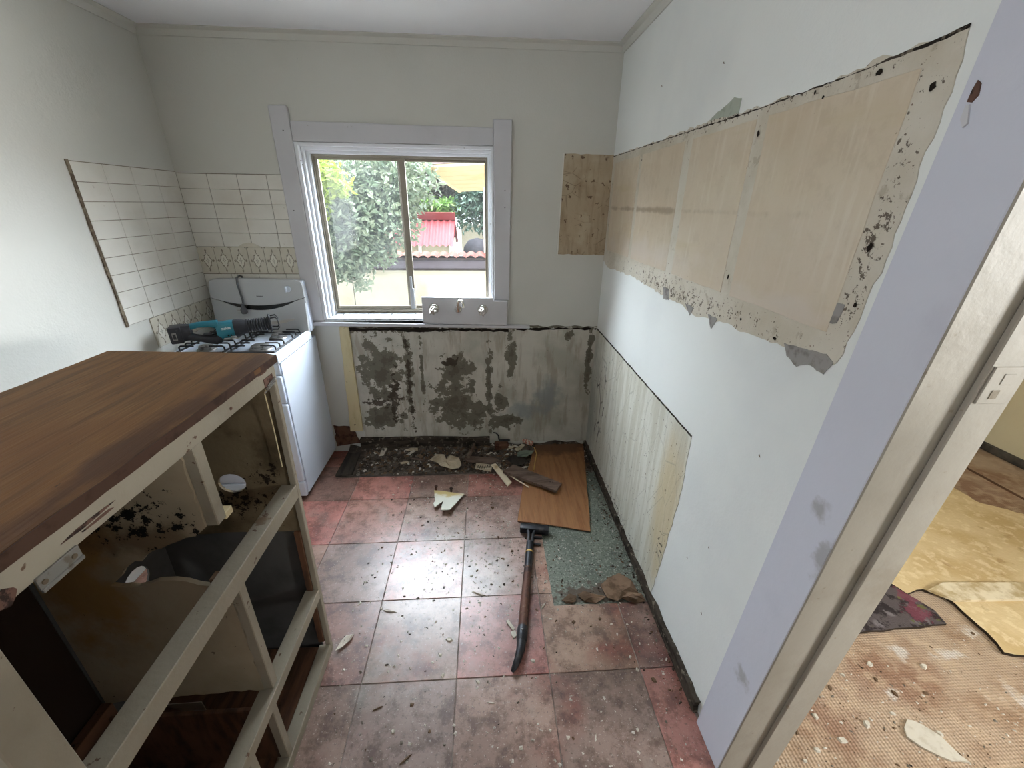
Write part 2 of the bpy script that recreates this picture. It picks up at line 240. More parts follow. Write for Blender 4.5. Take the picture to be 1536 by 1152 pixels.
# next room
mat('hessian', rgb(182, 160, 138), .9, .1, [dict(sc=3, lo=.42, hi=.64, col=rgb(156, 128, 104)), dict(kind='blob', blobs=[(1.55, .92, 0, .35, .16, 1), (1.2, .8, 0, .2, .2, 1), (3.1, 2.0, 0, .5, .5, 1)], sc=6, lo=.0, hi=.9, col=rgb(144, 110, 92), a=.75),
    dict(kind='blob', blobs=[(1.85, .98, 0, .12, .05, 1), (1.68, 1.0, 0, .08, .06, 1), (1.95, .8, 0, .14, .1, 1), (2.05, 1.06, 0, .08, .05, 1), (1.5, .86, 0, .06, .04, 1)], sc=16, amp=2.8, lo=.35, hi=.9, col=rgb(212, 204, 196), a=.85),
    dict(kind='wave', sc=26, dist=1.5, lo=.5, hi=.95, col=rgb(136, 108, 84), a=.35), dict(sc=14, det=8, lo=.45, hi=.65, col=rgb(192, 168, 142), a=.6)], bump=[dict(kind='wave', sc=26, dist=1.5, d=.003), dict(kind='wave', dir='Y', sc=30, dist=1.5, h=.8)])
mat('underlay', rgb(212, 188, 146), .9, .1, [dict(sc=4, lo=.42, hi=.66, col=rgb(196, 168, 122)), dict(sc=26, lo=.5, hi=.66, col=rgb(228, 208, 168), a=.7), dict(sc=9, lo=.62, hi=.7, col=rgb(168, 136, 94), a=.6)], bump=dict(sc=60, d=.004))
mat('underlay_edge', rgb(58, 50, 42), .95, .05)
mat('carpet_floral', rgb(92, 84, 84), .95, .05, [dict(kind='vor', sc=14, lo=.35, hi=.15, col=rgb(128, 120, 122), a=.8), dict(sc=20, lo=.5, hi=.58, col=rgb(50, 44, 44), a=.9), dict(kind='blob', blobs=[(1.9, 1.16, 0, .07, .06, 1), (1.93, 1.24, 0, .05, .05, 1), (1.75, 1.3, 0, .06, .06, 1)], sc=40, amp=2.5, lo=.1, hi=.5, col=rgb(126, 72, 84), a=.75),
    dict(sc=18, off=(5, 5, 0), lo=.6, hi=.66, col=rgb(104, 108, 66), a=.8)], bump=dict(sc=160, d=.006))
mat('skirting_dark', rgb(62, 58, 55), .6, .3, [dict(sc=10, lo=.5, hi=.7, col=rgb(88, 82, 76))])
# garden
mat('garden_render', rgb(176, 170, 154), .85, .1, [dict(sc=2, lo=.42, hi=.7, col=rgb(160, 152, 134))])
mat('coping_grey', rgb(88, 82, 90), .85, .1, [dict(sc=12, lo=.45, hi=.66, col=rgb(84, 78, 84))])
mat('coping_dark', rgb(56, 48, 48), .9, .1)
mat('roof_red', rgb(112, 42, 45), .6, .2, [dict(sc=8, lo=.55, hi=.7, col=rgb(124, 56, 54), a=.7)])
mat('terracotta', rgb(106, 58, 50), .8, .1)
mat('eave_tan', rgb(204, 180, 142), .7, .2, [dict(sc=3, lo=.45, hi=.7, col=rgb(194, 166, 124))])
mat('post_white', rgb(236, 234, 230), .6, .2)
mat('bark', rgb(84, 70, 60), .9, .1, [dict(sc=16, lo=.45, hi=.65, col=rgb(58, 48, 40))])
mat('patio', rgb(120, 118, 112), .9, .1, [dict(sc=3, lo=.4, hi=.7, col=rgb(108, 106, 100))])
mat('mesh_black', rgb(44, 42, 46), .9, .1, [dict(sc=60, lo=.5, hi=.6, col=rgb(70, 68, 72))])
mat('neighbour_roof', rgb(168, 150, 156), .85, .1)
def leafmat(name, c1, c2, tl=.35):
    M_ = bpy.data.materials.new(name); M_.use_nodes = True; MATS[name] = M_; nt = M_.node_tree; N = nt.nodes; L = nt.links
    P = N['Principled BSDF']; P.inputs['Roughness'].default_value = .45
    t = N.new('ShaderNodeTexNoise'); t.inputs['Scale'].default_value = 9; g = N.new('ShaderNodeNewGeometry'); L.new(g.outputs['Position'], t.inputs['Vector'])
    mx = N.new('ShaderNodeMix'); mx.data_type = 'RGBA'; mr = N.new('ShaderNodeMapRange'); mr.inputs['From Min'].default_value = .38; mr.inputs['From Max'].default_value = .62
    L.new(t.outputs['Fac'], mr.inputs['Value']); L.new(mr.outputs[0], mx.inputs[0]); mx.inputs[6].default_value = c1; mx.inputs[7].default_value = c2
    L.new(mx.outputs[2], P.inputs['Base Color'])
    tr = N.new('ShaderNodeBsdfTranslucent'); L.new(mx.outputs[2], tr.inputs['Color']); ms = N.new('ShaderNodeMixShader'); ms.inputs[0].default_value = tl
    L.new(P.outputs[0], ms.inputs[1]); L.new(tr.outputs[0], ms.inputs[2]); L.new(ms.outputs[0], N['Material Output'].inputs['Surface'])
leafmat('leaf_grey', rgb(98, 114, 92), rgb(126, 134, 112), .3); leafmat('leaf_lime', rgb(122, 142, 52), rgb(138, 150, 70), .4); leafmat('leaf_deep', rgb(62, 88, 74), rgb(86, 106, 90), .3); leafmat('leaf_bright', rgb(94, 134, 58), rgb(116, 144, 74), .35); leafmat('leaf_dull', rgb(78, 76, 72), rgb(96, 90, 82), .25)
def glassmat(name, dust):
    M_ = bpy.data.materials.new(name); M_.use_nodes = True; MATS[name] = M_; nt = M_.node_tree; N = nt.nodes; L = nt.links
    N.remove(N['Principled BSDF']); t = N.new('ShaderNodeBsdfTransparent'); g = N.new('ShaderNodeBsdfGlossy'); g.inputs['Roughness'].default_value = .02
    fr = N.new('ShaderNodeFresnel'); fr.inputs[0].default_value = 1.45; ms = N.new('ShaderNodeMixShader')
    ge = N.new('ShaderNodeNewGeometry'); iv = N.new('ShaderNodeMath'); iv.operation = 'SUBTRACT'; iv.inputs[0].default_value = 1; L.new(ge.outputs['Backfacing'], iv.inputs[1])
    fm = N.new('ShaderNodeMath'); fm.operation = 'MULTIPLY'; L.new(fr.outputs[0], fm.inputs[0]); L.new(iv.outputs[0], fm.inputs[1]); L.new(fm.outputs[0], ms.inputs[0]); L.new(t.outputs[0], ms.inputs[1]); L.new(g.outputs[0], ms.inputs[2])
    d = N.new('ShaderNodeBsdfTranslucent'); d.inputs['Color'].default_value = (.9, .93, .92, 1)
    tx = N.new('ShaderNodeTexNoise'); tx.inputs['Scale'].default_value = 8; tc = N.new('ShaderNodeTexCoord'); L.new(tc.outputs['Object'], tx.inputs['Vector'])
    mu = N.new('ShaderNodeMath'); mu.operation = 'MULTIPLY'; mu.inputs[1].default_value = dust*2; L.new(tx.outputs['Fac'], mu.inputs[0])
    m2 = N.new('ShaderNodeMixShader'); L.new(mu.outputs[0], m2.inputs[0]); L.new(ms.outputs[0], m2.inputs[1]); L.new(d.outputs[0], m2.inputs[2])
    L.new(m2.outputs[0], N['Material Output'].inputs['Surface'])
glassmat('glass_dusty', .008); glassmat('glass_clear', .003)

# ------------------------------------------------------------------ geometry helpers
class MB:
    def __init__(s): s.v = []; s.f = []; s.mi = []; s.slot = 0
    def add(s, vs, fs):
        o = len(s.v); s.v += [tuple(p) for p in vs]
        for f in fs: s.f.append([i+o for i in f]); s.mi.append(s.slot)
        return s
    def box(s, x0, x1, y0, y1, z0, z1):
        if x0 > x1: x0, x1 = x1, x0
        if y0 > y1: y0, y1 = y1, y0
        if z0 > z1: z0, z1 = z1, z0
        return s.add([(x0,y0,z0),(x1,y0,z0),(x1,y1,z0),(x0,y1,z0),(x0,y0,z1),(x1,y0,z1),(x1,y1,z1),(x0,y1,z1)],
                     [(0,3,2,1),(4,5,6,7),(0,1,5,4),(1,2,6,5),(2,3,7,6),(3,0,4,7)])
    def prism(s, pts, fn, d0, d1):
        n = len(pts)
        vs = [fn(a, b, d0) for a, b in pts] + [fn(a, b, d1) for a, b in pts]
        return s.add(vs, [list(range(n))[::-1], list(range(n, 2*n))] + [(i, (i+1) % n, n+(i+1) % n, n+i) for i in range(n)])
    def hexa(s, b, t):   # 4 bottom + 4 top corners
        return s.add(list(b)+list(t), [(0,3,2,1),(4,5,6,7),(0,1,5,4),(1,2,6,5),(2,3,7,6),(3,0,4,7)])
    def tube(s, path, r, n=8, cap=True):
        P = [Vector(p) for p in path]; rs = r if isinstance(r, (list, tuple)) else [r]*len(P); rings = []; up = None
        for i, p in enumerate(P):
            t = (P[min(i+1, len(P)-1)] - P[max(i-1, 0)]).normalized()
            if up is None: up = Vector((0, 0, 1)) if abs(t.z) < .9 else Vector((1, 0, 0))
            a = t.cross(up).normalized(); b = a.cross(t).normalized(); up = b
            rings.append([p + rs[i]*(math.cos(q*2*math.pi/n)*a + math.sin(q*2*math.pi/n)*b) for q in range(n)])
        vs = [v for g in rings for v in g]; fs = []
        for i in range(len(P)-1):
            for q in range(n): fs.append((i*n+q, i*n+(q+1) % n, (i+1)*n+(q+1) % n, (i+1)*n+q))
        if cap: fs += [list(range(n))[::-1], [len(vs)-n+q for q in range(n)]]
        return s.add(vs, fs)
    def lathe(s, prof, c, ax='z', n=20):   # prof list of (r, h)
        vs = []; c = Vector(c)
        for r, h in prof:
            for q in range(n):
                a = q*2*math.pi/n; u, w_ = r*math.cos(a), r*math.sin(a)
                vs.append(c + (Vector((u, w_, h)) if ax == 'z' else Vector((u, h, w_)) if ax == 'y' else Vector((h, u, w_))))
        fs = [(i*n+q, i*n+(q+1) % n, (i+1)*n+(q+1) % n, (i+1)*n+q) for i in range(len(prof)-1) for q in range(n)]
        fs += [list(range(n))[::-1], [len(vs)-n+q for q in range(n)]]
        return s.add(vs, fs)
    def grid(s, nx, ny, fn):
        vs = [fn(i/nx, j/ny) for j in range(ny+1) for i in range(nx+1)]
        return s.add(vs, [(j*(nx+1)+i, j*(nx+1)+i+1, (j+1)*(nx+1)+i+1, (j+1)*(nx+1)+i) for j in range(ny) for i in range(nx)])

def base_of(p):
    v = Vector((0, 0, 0))
    while p is not None: v += p.location; p = p.parent
    return v
def obj(name, mb, mats, parent=None, local=False, bev=0, seg=1, smooth=False, kind=None, label=None):
    me = bpy.data.meshes.new(name)
    off = Vector((0, 0, 0)) if local or parent is None else base_of(parent)
    me.from_pydata([(x-off.x, y-off.y, z-off.z) for x, y, z in mb.v], [], mb.f)
    for k in ([mats] if isinstance(mats, str) else mats): me.materials.append(MATS[k])
    if any(mb.mi): me.polygons.foreach_set('material_index', mb.mi)
    b = bmesh.new(); b.from_mesh(me); bmesh.ops.recalc_face_normals(b, faces=b.faces)
    if bev:
        es = [e for e in b.edges if len(e.link_faces) == 2 and e.calc_face_angle(0) > R(30)]
        bmesh.ops.bevel(b, geom=es, offset=bev, segments=seg, affect='EDGES', profile=.5, clamp_overlap=True)
    b.to_mesh(me); b.free()
    if smooth:
        me.polygons.foreach_set('use_smooth', [True]*len(me.polygons))
        try: me.set_sharp_from_angle(angle=R(40))
        except Exception: pass
    o = bpy.data.objects.new(name, me); COL.objects.link(o); o.parent = parent
    if kind: o['kind'] = kind
    if label: o['label'] = label
    return o
def tag(o, label, cat, group=None, kind=None):
    o['label'] = label; o['category'] = cat
    if group: o['group'] = group
    if kind: o['kind'] = kind
    return o
def thing(name, label, cat, loc, group=None):
    o = bpy.data.objects.new(name, None); COL.objects.link(o); o.location = loc; o.empty_display_size = .1
    return tag(o, label, cat, group)
def struct_empty(name, loc, label=None):
    o = bpy.data.objects.new(name, None); COL.objects.link(o); o.location = loc; o['kind'] = 'structure'
    if label: o['label'] = label
    return o
def struct(name, mb, m_, label, cat=None, **k):
    o = obj(name, mb, m_, None, **k); o['kind'] = 'structure'; o['label'] = label
    if cat: o['category'] = cat
    return o
# wall frames: (along, up, proud into the room)
FB = lambda a, b, d: (a, YB-d, b)
FR = lambda a, b, d: (XR-d, a, b)
FL = lambda a, b, d: (XL+d, a, b)
FF = lambda a, b, d: (a, b, d)
def rect(a0, a1, b0, b1): return [(a0, b0), (a1, b0), (a1, b1), (a0, b1)]
def jag(pts, step=.03, amp=.006, seed=0, skip=()):
    rnd = random.Random(seed); out = []; n = len(pts)
    for i in range(n):
        (x0, y0), (x1, y1) = pts[i], pts[(i+1) % n]; L_ = math.hypot(x1-x0, y1-y0); k = max(1, int(L_/step))
        nx, ny = (-(y1-y0)/L_, (x1-x0)/L_) if L_ else (0, 0)
        for j in range(k):
            t = j/k; a = 0 if (i in skip) else (rnd.uniform(-amp, amp) if j else 0)
            out.append((x0+(x1-x0)*t + nx*a, y0+(y1-y0)*t + ny*a))
    return out
def plate(name, fn, pts, d0, d1, m_, parent=None, **k):
    return obj(name, MB().prism(pts, fn, d0, d1), m_, parent, **k)
def dup(o, parent, loc=None):
    c = o.copy(); COL.objects.link(c); c.parent = parent
    if loc is not None: c.location = loc
    return c

# ================================================================== ROOM SHELL
floor = struct('floor', MB().box(XL-.1, XR+.02, YREAR, YB+.12, -.1, -.0042), 'floor_joint', 'kitchen floor under the worn terracotta vinyl tiles', 'floor')
TX, TY, TW = -.1265, .9955, .3540
def tcol(i, j):
    rnd = random.Random(i*31+j*17+5)
    pal = [(179, 136, 117), (175, 139, 121), (172, 137, 120), (181, 134, 117), (178, 143, 122), (183, 137, 121), (168, 137, 122)]
    fixed = {(-2, 3): (189, 129, 117), (0, 3): (183, 129, 116), (-1, 1): (201, 152, 139), (0, 1): (176, 146, 133), (-2, 1): (165, 138, 127), (-1, 0): (164, 138, 122), (0, 0): (178, 125, 115), (1, 0): (165, 136, 117), (2, 0): (147, 118, 107), (2, -1): (173, 119, 107), (1, -1): (144, 120, 108), (0, -1): (159, 131, 117), (-1, -1): (142, 120, 110), (-2, -1): (145, 121, 108), (-2, 0): (161, 123, 112), (-1, 2): (168, 139, 123), (0, 2): (163, 134, 122), (-2, 2): (179, 131, 117), (-3, 2): (188, 124, 112), (-1, 3): (156, 127, 112), (-3, 3): (144, 110, 97)}
    return rgb(*fixed.get((i, j), pal[rnd.randrange(len(pal))]))
YC, XC, YE = 2.285, .29, 1.285      # where the tiles have been stripped
g = .0016
for i in range(-5, 3):
    for j in range(-8, 5):
        x0, x1 = TX+i*TW+g, TX+(i+1)*TW-g; y0, y1 = TY+j*TW+g, TY+(j+1)*TW-g
        x1 = min(x1, XR-.012); x0 = max(x0, XL+.005); y0 = max(y0, YREAR+.01)
        if x1-x0 < .02 or y1-y0 < .02: continue
        if i >= 1 and y0 >= YE-.02 and not (i == 1 and y0 < 2.0): continue
        if i == 1 and y0 < YE < y1: pts = [(x0, y0), (x1, y0), (x1, YE), (XC, YE), (XC, y1), (x0, y1)]
        elif i == 1 and y0 >= YE: pts = rect(x0, XC, y0, min(y1, YC))
        elif i == 2 and y1 > YE: pts = rect(x0, x1, y0, YE)
        elif x0 < -1.0: pts = rect(x0, x1, y0, min(y1, YB-.01)) if x1 < -1.0 or y0 < YC-.3 and y1 < YC else [(x0, y0), (x1, y0), (x1, max(y0+.005, min(y1, YC))), (-.98, max(y0+.005, min(y1, YC))), (-.98, min(y1, YB-.01)), (x0, min(y1, YB-.01))]
        else:
            if y0 > YC-.01: continue
            pts = rect(x0, x1, y0, min(y1, YC))
        cut = len(pts) == 6 or any(abs(p[1]-YC) < .001 or abs(p[1]-YE) < .001 for p in pts)
        if cut: pts = jag(pts, .04, .002, i*9+j)
        t = plate('floor_tile', FF, pts, -.0041, random.Random(i*7+j).uniform(-.0006, .0008), 'floor_tile', floor, bev=.0012)
        t.color = tcol(i, j)
plate('old_linoleum', FF, jag([(XC-.01, YE-.02), (XR-.02, YE-.02), (XR-.02, YB-.01), (XC-.01, YB-.01)], .08, .003, 3), -.0041, -.0026, 'old_lino', floor, label='grey green speckled old linoleum where tiles are stripped')
# rubble bed along the back wall, rising to the wall
def bedz(x, y):
    t = max(0, (y-2.29)/.32); n = .5+.5*math.sin(x*23+y*31)*math.sin(x*11-y*17)
    return -.003 + (.008+.034*t*t)*(.5+.8*n) * min(1, max(.15, (.74-x)/.1))
bed = MB().grid(60, 14, lambda u, v: (-.98+u*1.71, YC+.002+v*(YB-.004-YC), bedz(-.98+u*1.71, YC+v*(YB-YC))))
obj('dirt_bed', bed, 'dirt_bed', floor, smooth=True, label='dark dirt and plaster dust along the bare back strip')

# back wall with window opening
WX0, WX1, WZ0, WZ1 = -1.012, .055, .955, 1.94
T = .13
wb = MB(); wb.box(XL-.1, WX0, YB, YB+T, -.05, ZC+.05).box(WX1, XR+.14, YB, YB+T, -.05, ZC+.05).box(WX0, WX1, YB, YB+T, WZ1, ZC+.05).box(WX0, WX1, YB, YB+T, -.05, WZ0)
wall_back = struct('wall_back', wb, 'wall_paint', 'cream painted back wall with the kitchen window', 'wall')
wall_left = struct('wall_left', MB().box(XL-.1, XL, .4, YB, -.05, ZC+.05).box(XL-.1, XL, YREAR-.1, -.5, -.05, ZC+.05).box(XL-.1, XL, -.5, .4, -.05, 1.1).box(XL-.1, XL, -.5, .4, 2.0, ZC+.05), 'wall_paint', 'cream painted left wall beside the stove', 'wall')  # out-of-view opening added for the side fill lamp
DZ = 2.06
wr = MB().box(XR, XR+.14, .70, YB, -.05, ZC+.05).box(XR, XR+.14, -.22, .70, DZ, ZC+.05).box(XR, XR+.14, YREAR-.1, -.22, -.05, ZC+.05)
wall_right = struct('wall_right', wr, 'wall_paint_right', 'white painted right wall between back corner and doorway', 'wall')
struct('ceiling', MB().box(XL-.1, 3.9, YREAR-.1, YB+.13, ZC, ZC+.1), 'ceiling_paint', 'pale grey flat ceiling', 'ceiling')
rw = MB().box(XL-.1, 3.9, YREAR-.1, YREAR, -.05, ZC+.05)
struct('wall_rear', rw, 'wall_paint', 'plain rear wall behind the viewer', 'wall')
# cove trims
def cove(fn, a0, a1):
    return MB().add([fn(a0, ZC, 0), fn(a0, ZC-.035, 0), fn(a0, ZC-.035, .006), fn(a0, ZC-.012, .018), fn(a0, ZC-.004, .04), fn(a0, ZC, .04),
                     fn(a1, ZC, 0), fn(a1, ZC-.035, 0), fn(a1, ZC-.035, .006), fn(a1, ZC-.012, .018), fn(a1, ZC-.004, .04), fn(a1, ZC, .04)],
                    [(0,1,2,3,4,5), (11,10,9,8,7,6)] + [(i, (i+1) % 6, 6+(i+1) % 6, 6+i) for i in range(6)])
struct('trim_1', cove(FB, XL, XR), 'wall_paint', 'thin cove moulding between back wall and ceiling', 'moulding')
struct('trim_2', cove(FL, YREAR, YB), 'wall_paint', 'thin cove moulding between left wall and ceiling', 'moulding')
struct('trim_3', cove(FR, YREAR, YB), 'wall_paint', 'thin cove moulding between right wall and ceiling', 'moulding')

# ================================================================== WINDOW
win = struct_empty('window_1', (-.48, YB, 1.0), 'white framed sliding window over the missing sink'); win['category'] = 'window'
def ring(x0, x1, z0, z1, wl, wr_, wb_, wt, y0, y1):
    return MB().box(x0, x0+wl, y0, y1, z0, z1).box(x1-wr_, x1, y0, y1, z0, z1).box(x0+wl, x1-wr_, y0, y1, z0, z0+wb_).box(x0+wl, x1-wr_, y0, y1, z1-wt, z1)
plate('casing', FB, [(-1.108, .965), (-1.012, .965), (-1.012, 2.098), (-1.02, 2.104), (-1.1, 2.104), (-1.108, 2.098)], 0, .02, 'trim_white', win, bev=.003)
plate('casing', FB, [(.056, 1.095), (.15, 1.095), (.157, 2.066), (.056, 2.066)], 0, .02, 'trim_white', win, bev=.003)
plate('casing', FB, jag([(-1.010, 1.942), (.054, 1.942), (.054, 2.026), (-1.010, 2.036)], .08, .0015, 4, skip=(1, 3)), 0, .018, 'trim_white', win, bev=.002)
obj('frame', ring(WX0, WX1, .97, WZ1, .020, .012, .004, .018, YB-.012, YB+.045), 'gloss_white_frame', win, bev=.002)
obj('frame', ring(WX0+.02, WX1-.012, .974, WZ1-.018, .014, .010, .004, .016, YB+.018, YB+.075), 'gloss_white_frame', win, bev=.002)
obj('frame', ring(WX0+.034, WX1-.022, .978, WZ1-.034, .016, .010, .004, .014, YB+.045, YB+.13), 'gloss_white_frame', win, bev=.002)
IX0, IX1, IZ0, IZ1 = WX0+.05, WX1-.032, 1.004, WZ1-.048
obj('sash_track', ring(IX0, IX1, IZ0, IZ1, .012, .010, .012, .012, YB+.075, YB+.125), 'alu_bronze', win, bev=.001)
MS = -.475
ls = obj('sash', ring(IX0+.012, MS+.025, IZ0+.012, IZ1-.012, .016, .034, .02, .014, YB+.08, YB+.098), 'alu_bronze', win, bev=.0015)
obj('pane', MB().box(IX0+.027, MS-.008, YB+.0865, YB+.0905, IZ0+.031, IZ1-.025), 'glass_dusty', ls)
rs = obj('sash', ring(MS-.022, IX1-.01, IZ0+.012, IZ1-.012, .03, .008, .018, .014, YB+.102, YB+.12), 'alu_bronze', win, bev=.0015)
obj('pane', MB().box(MS+.007, IX1-.017, YB+.1085, YB+.1125, IZ0+.029, IZ1-.025), 'glass_clear', rs)
obj('sash_handle', MB().box(MS-.002, MS+.022, YB+.066, YB+.0795, 1.02, 1.15).box(MS+.002, MS+.014, YB+.06, YB+.0795, 1.15, 1.225), 'alu', win, bev=.001)
# sloping sill with tiles
sill = obj('sill', MB().hexa([(WX0, YB-.0, .93), (WX1, YB-.0, .93), (WX1, YB+.13, .93), (WX0, YB+.13, .93)], [(WX0, YB-.0, .962), (WX1, YB-.0, .962), (WX1, YB+.13, .999), (WX0, YB+.13, .999)]), 'grout', win)
for k in range(7):
    a0 = -1.06+k*.152; a1 = a0+.149
    a0 = max(a0, WX0+.002); a1 = min(a1, WX1-.002)
    if a1-a0 < .02: continue
    zf = lambda y: .9625+(y-YB)*.285
    y0, y1 = YB-.012, YB+.078
    obj('sill_tile', MB().hexa([(a0, y0, zf(y0)), (a1, y0, zf(y0)), (a1, y1, zf(y1)), (a0, y1, zf(y1))], [(a0, y0, zf(y0)+.006), (a1, y0, zf(y0)+.006), (a1, y1, zf(y1)+.006), (a0, y1, zf(y1)+.006)]), 'sill_tile', sill, bev=.001)
plate('ledge_board', FB, [(-1.075, .935), (.285, .912), (.285, .930), (-1.075, .958)], 0, .034, 'trim_white', win, bev=.002)
for x, z in ((-.985, 1.85), (-.98, 1.83), (-1.07, 1.60), (.12, 1.72), (.12, 1.63), (-1.05, 1.99)):
    obj('nail_hole', MB().lathe([(.003, 0), (.003, .0012)], (x, YB-.0212, z), 'y', 8), 'dark_hole_and_shade', win)

# ================================================================== BACK WALL SURFACES
plate('peeling_render', FB, jag([(-.868, .055), (XR, .045), (XR, .918), (-.868, .925)], .03, .006, 11, skip=(1,)), 0, .003, 'peeling_wall', wall_back, label='mottled grey plaster with paint peeled off in patches')
plate('wall_batten', FB, jag([(-.962, .165), (-.875, .165), (-.868, .922), (-.925, .925)], .1, .003, 3), 0, .016, 'cream_batten', wall_back, bev=.002, label='pale yellow vertical timber batten')
plate('render_patch', FB, jag([(-1.075, .04), (-.90, .06), (-.93, .15), (-.97, .20), (-1.075, .21)], .03, .007, 5), 0, .006, 'brick_red', wall_back, label='bare red brown masonry low beside the stove')
for k, pts in enumerate(([(-.88, .912), (-.3, .905), (.15, .9), (.15, .882), (-.2, .893), (-.45, .884), (-.6, .896), (-.88, .89)], [(.2, .91), (.73, .905), (.73, .893), (.5, .899), (.35, .888), (.2, .895)])):
    plate('ledge_shade_strip', FB, jag(pts, .025, .006, k), .002, .0045, 'dark_hole_and_shade', wall_back)  # dark strips paint the shade under the ledge board
plate('brown_patch', FB, jag([(.447, 1.372), (XR, 1.368), (XR, 1.912), (.452, 1.912)], .03, .003, 8, skip=(1,)), 0, .0025, 'brown_ghost', wall_back, label='brown stained square where a wall cupboard hung')
plate('patch_rim', FB, jag([(.441, 1.37), (.447, 1.37), (.453, 1.915), (.447, 1.915)], .05, .001, 9), 0, .006, 'rough_paint_edge', wall_back)
struct('baseboard_back', MB().prism(jag([(-.90, .03), (.02, .03), (.02, .098), (-.90, .112)], .06, .005, 2), FB, 0, .034), 'rot_timber', 'dark rotten timber plate along the foot of the back wall', 'baseboard', bev=.003)

# wall tiles -----------------------------------------------------------
TH, TWD = .0757, .157
def tile_mesh(name, fn, a0, a1, b0, b1, m_, parent, th=.006):
    return plate(name, fn, rect(a0+.001, a1-.001, b0+.001, b1-.001), .0012, th, m_, parent, bev=.0012)
plate('tile_grout', FL, rect(1.983, YB, 1.787-9*TH, 1.789), 0, .004, 'grout', wall_left)
plate('tile_edge', FL, jag([(1.972, 1.10), (1.984, 1.10), (1.984, 1.792), (1.972, 1.792)], .06, .002, 1), 0, .006, 'dark_grout', wall_left)
for r in range(9):
    for c in range(4): tile_mesh('wall_tile', FL, 1.985+c*TWD, min(YB-.001, 1.985+(c+1)*TWD), 1.787-(r+1)*TH, 1.787-r*TH, 'wall_tile', wall_left)
plate('tile_grout', FB, rect(XL, -1.106, 1.20, 1.782), 0, .004, 'grout', wall_back)
for r in range(7):
    if r == 5 or r == 6: continue
    for c in range(4):
        a0 = XL+.007+c*TWD; a1 = min(a0+TWD, -1.110)
        tile_mesh('wall_tile', FB, a0, a1, 1.780-(r+1)*TH, 1.780-r*TH, 'wall_tile', wall_back)
# decorated tiles with an ogee medallion
def motif(fn, ca, cb, sx, sy, parent):
    def outline(k, n=40):
        o = []
        for q in range(n):
            a = 2*math.pi*q/n; s_, c_ = math.sin(a), math.cos(a)
            r = 1/(abs(c_)**1.25/1 + abs(s_)**1.25)**(1/1.25)
            r *= 1 + .10*math.cos(8*a) + .06*math.cos(16*a)
            o.append((ca+sx*k*r*c_, cb+sy*k*r*s_))
        return o
    def band(k0, k1, d):
        A, B = outline(k0), outline(k1); n = len(A); mb = MB()
        vs = [fn(a, b, d) for a, b in A] + [fn(a, b, d) for a, b in B]
        return vs, [(i, (i+1) % n, n+(i+1) % n, n+i) for i in range(n)]
    mb = MB()
    for k0, k1 in ((1, .82),): mb.add(*band(k0, k1, .0064))
    star = [(ca+sx*r*math.cos(q*math.pi/4), cb+sy*r*.9*math.sin(q*math.pi/4)) for q, r in enumerate([.46, .16]*4)]
    star2 = [(ca+sx*r*math.cos(q*math.pi/4), cb+sy*r*.9*math.sin(q*math.pi/4)) for q, r in enumerate([.26, .10]*4)]
    n = 8; mb.add([fn(a, b, .0064) for a, b in star]+[fn(a, b, .0064) for a, b in star2], [(i, (i+1) % n, n+(i+1) % n, n+i) for i in range(n)])
    for sgn in (1, -1):     # finials and side curls
        mb.add([fn(ca+p*sx, cb+sgn*q*sy, .0064) for p, q in ((-.08, 1.02), (.08, 1.02), (.22, 1.18), (0, 1.42), (-.22, 1.18))], [(0, 1, 2, 3, 4)])
        mb.add([fn(ca+sgn*p*sx, cb+q*sy, .0064) for p, q in ((1.05, -.10), (1.35, -.16), (1.62, 0), (1.35, .16), (1.05, .10), (1.25, 0))], [(0, 1, 2, 3, 4, 5)])
        for h in (1.5, -1.5): mb.add([fn(ca+sgn*p*sx, cb+h*q*sy, .0064) for p, q in ((1.5, 1.0), (1.72, .98), (1.74, 1.06), (1.5, 1.08))], [(0, 1, 2, 3)])
    obj('motif', mb, 'motif_print', parent)
    n = len(outline(1)); obj('motif_ground', MB().add([fn(a, b, .0062) for a, b in outline(.84)], [list(range(n))]), 'motif_pale', parent)
DW = .0933
for c in range(6):
    a0 = XL+.005+c*DW; z1 = 1.780-5*TH
    t = tile_mesh('decor_tile', FB, a0, a0+DW, z1-.152, z1, 'decor_tile', wall_back); motif(FB, a0+DW/2, z1-.078, .024, .048, t)
for c in range(5):
    a0 = 2.112+c*.0998; z1 = 1.787-9*TH
    t = tile_mesh('decor_tile', FL, a0, a0+.0998, z1-.152, z1, 'decor_tile', wall_left); motif(FL, a0+.05, z1-.078, .026, .048, t)
for c in range(4):
    a0 = XL+.007+c*TWD; tile_mesh('wall_tile', FB, a0, min(a0+TWD, -1.110), 1.248-.05, 1.248, 'wall_tile', wall_back)
plate('tile_chip', FB, [(-1.43, 1.402), (-1.30, 1.402), (-1.33, 1.418), (-1.365, 1.426), (-1.40, 1.418)], .006, .0075, 'decor_tile', wall_back)
plate('tile_edge', FB, jag([(-1.109, 1.2), (-1.104, 1.2), (-1.102, 1.775), (-1.108, 1.78)], .04, .002, 6), 0, .006, 'dark_grout', wall_back)

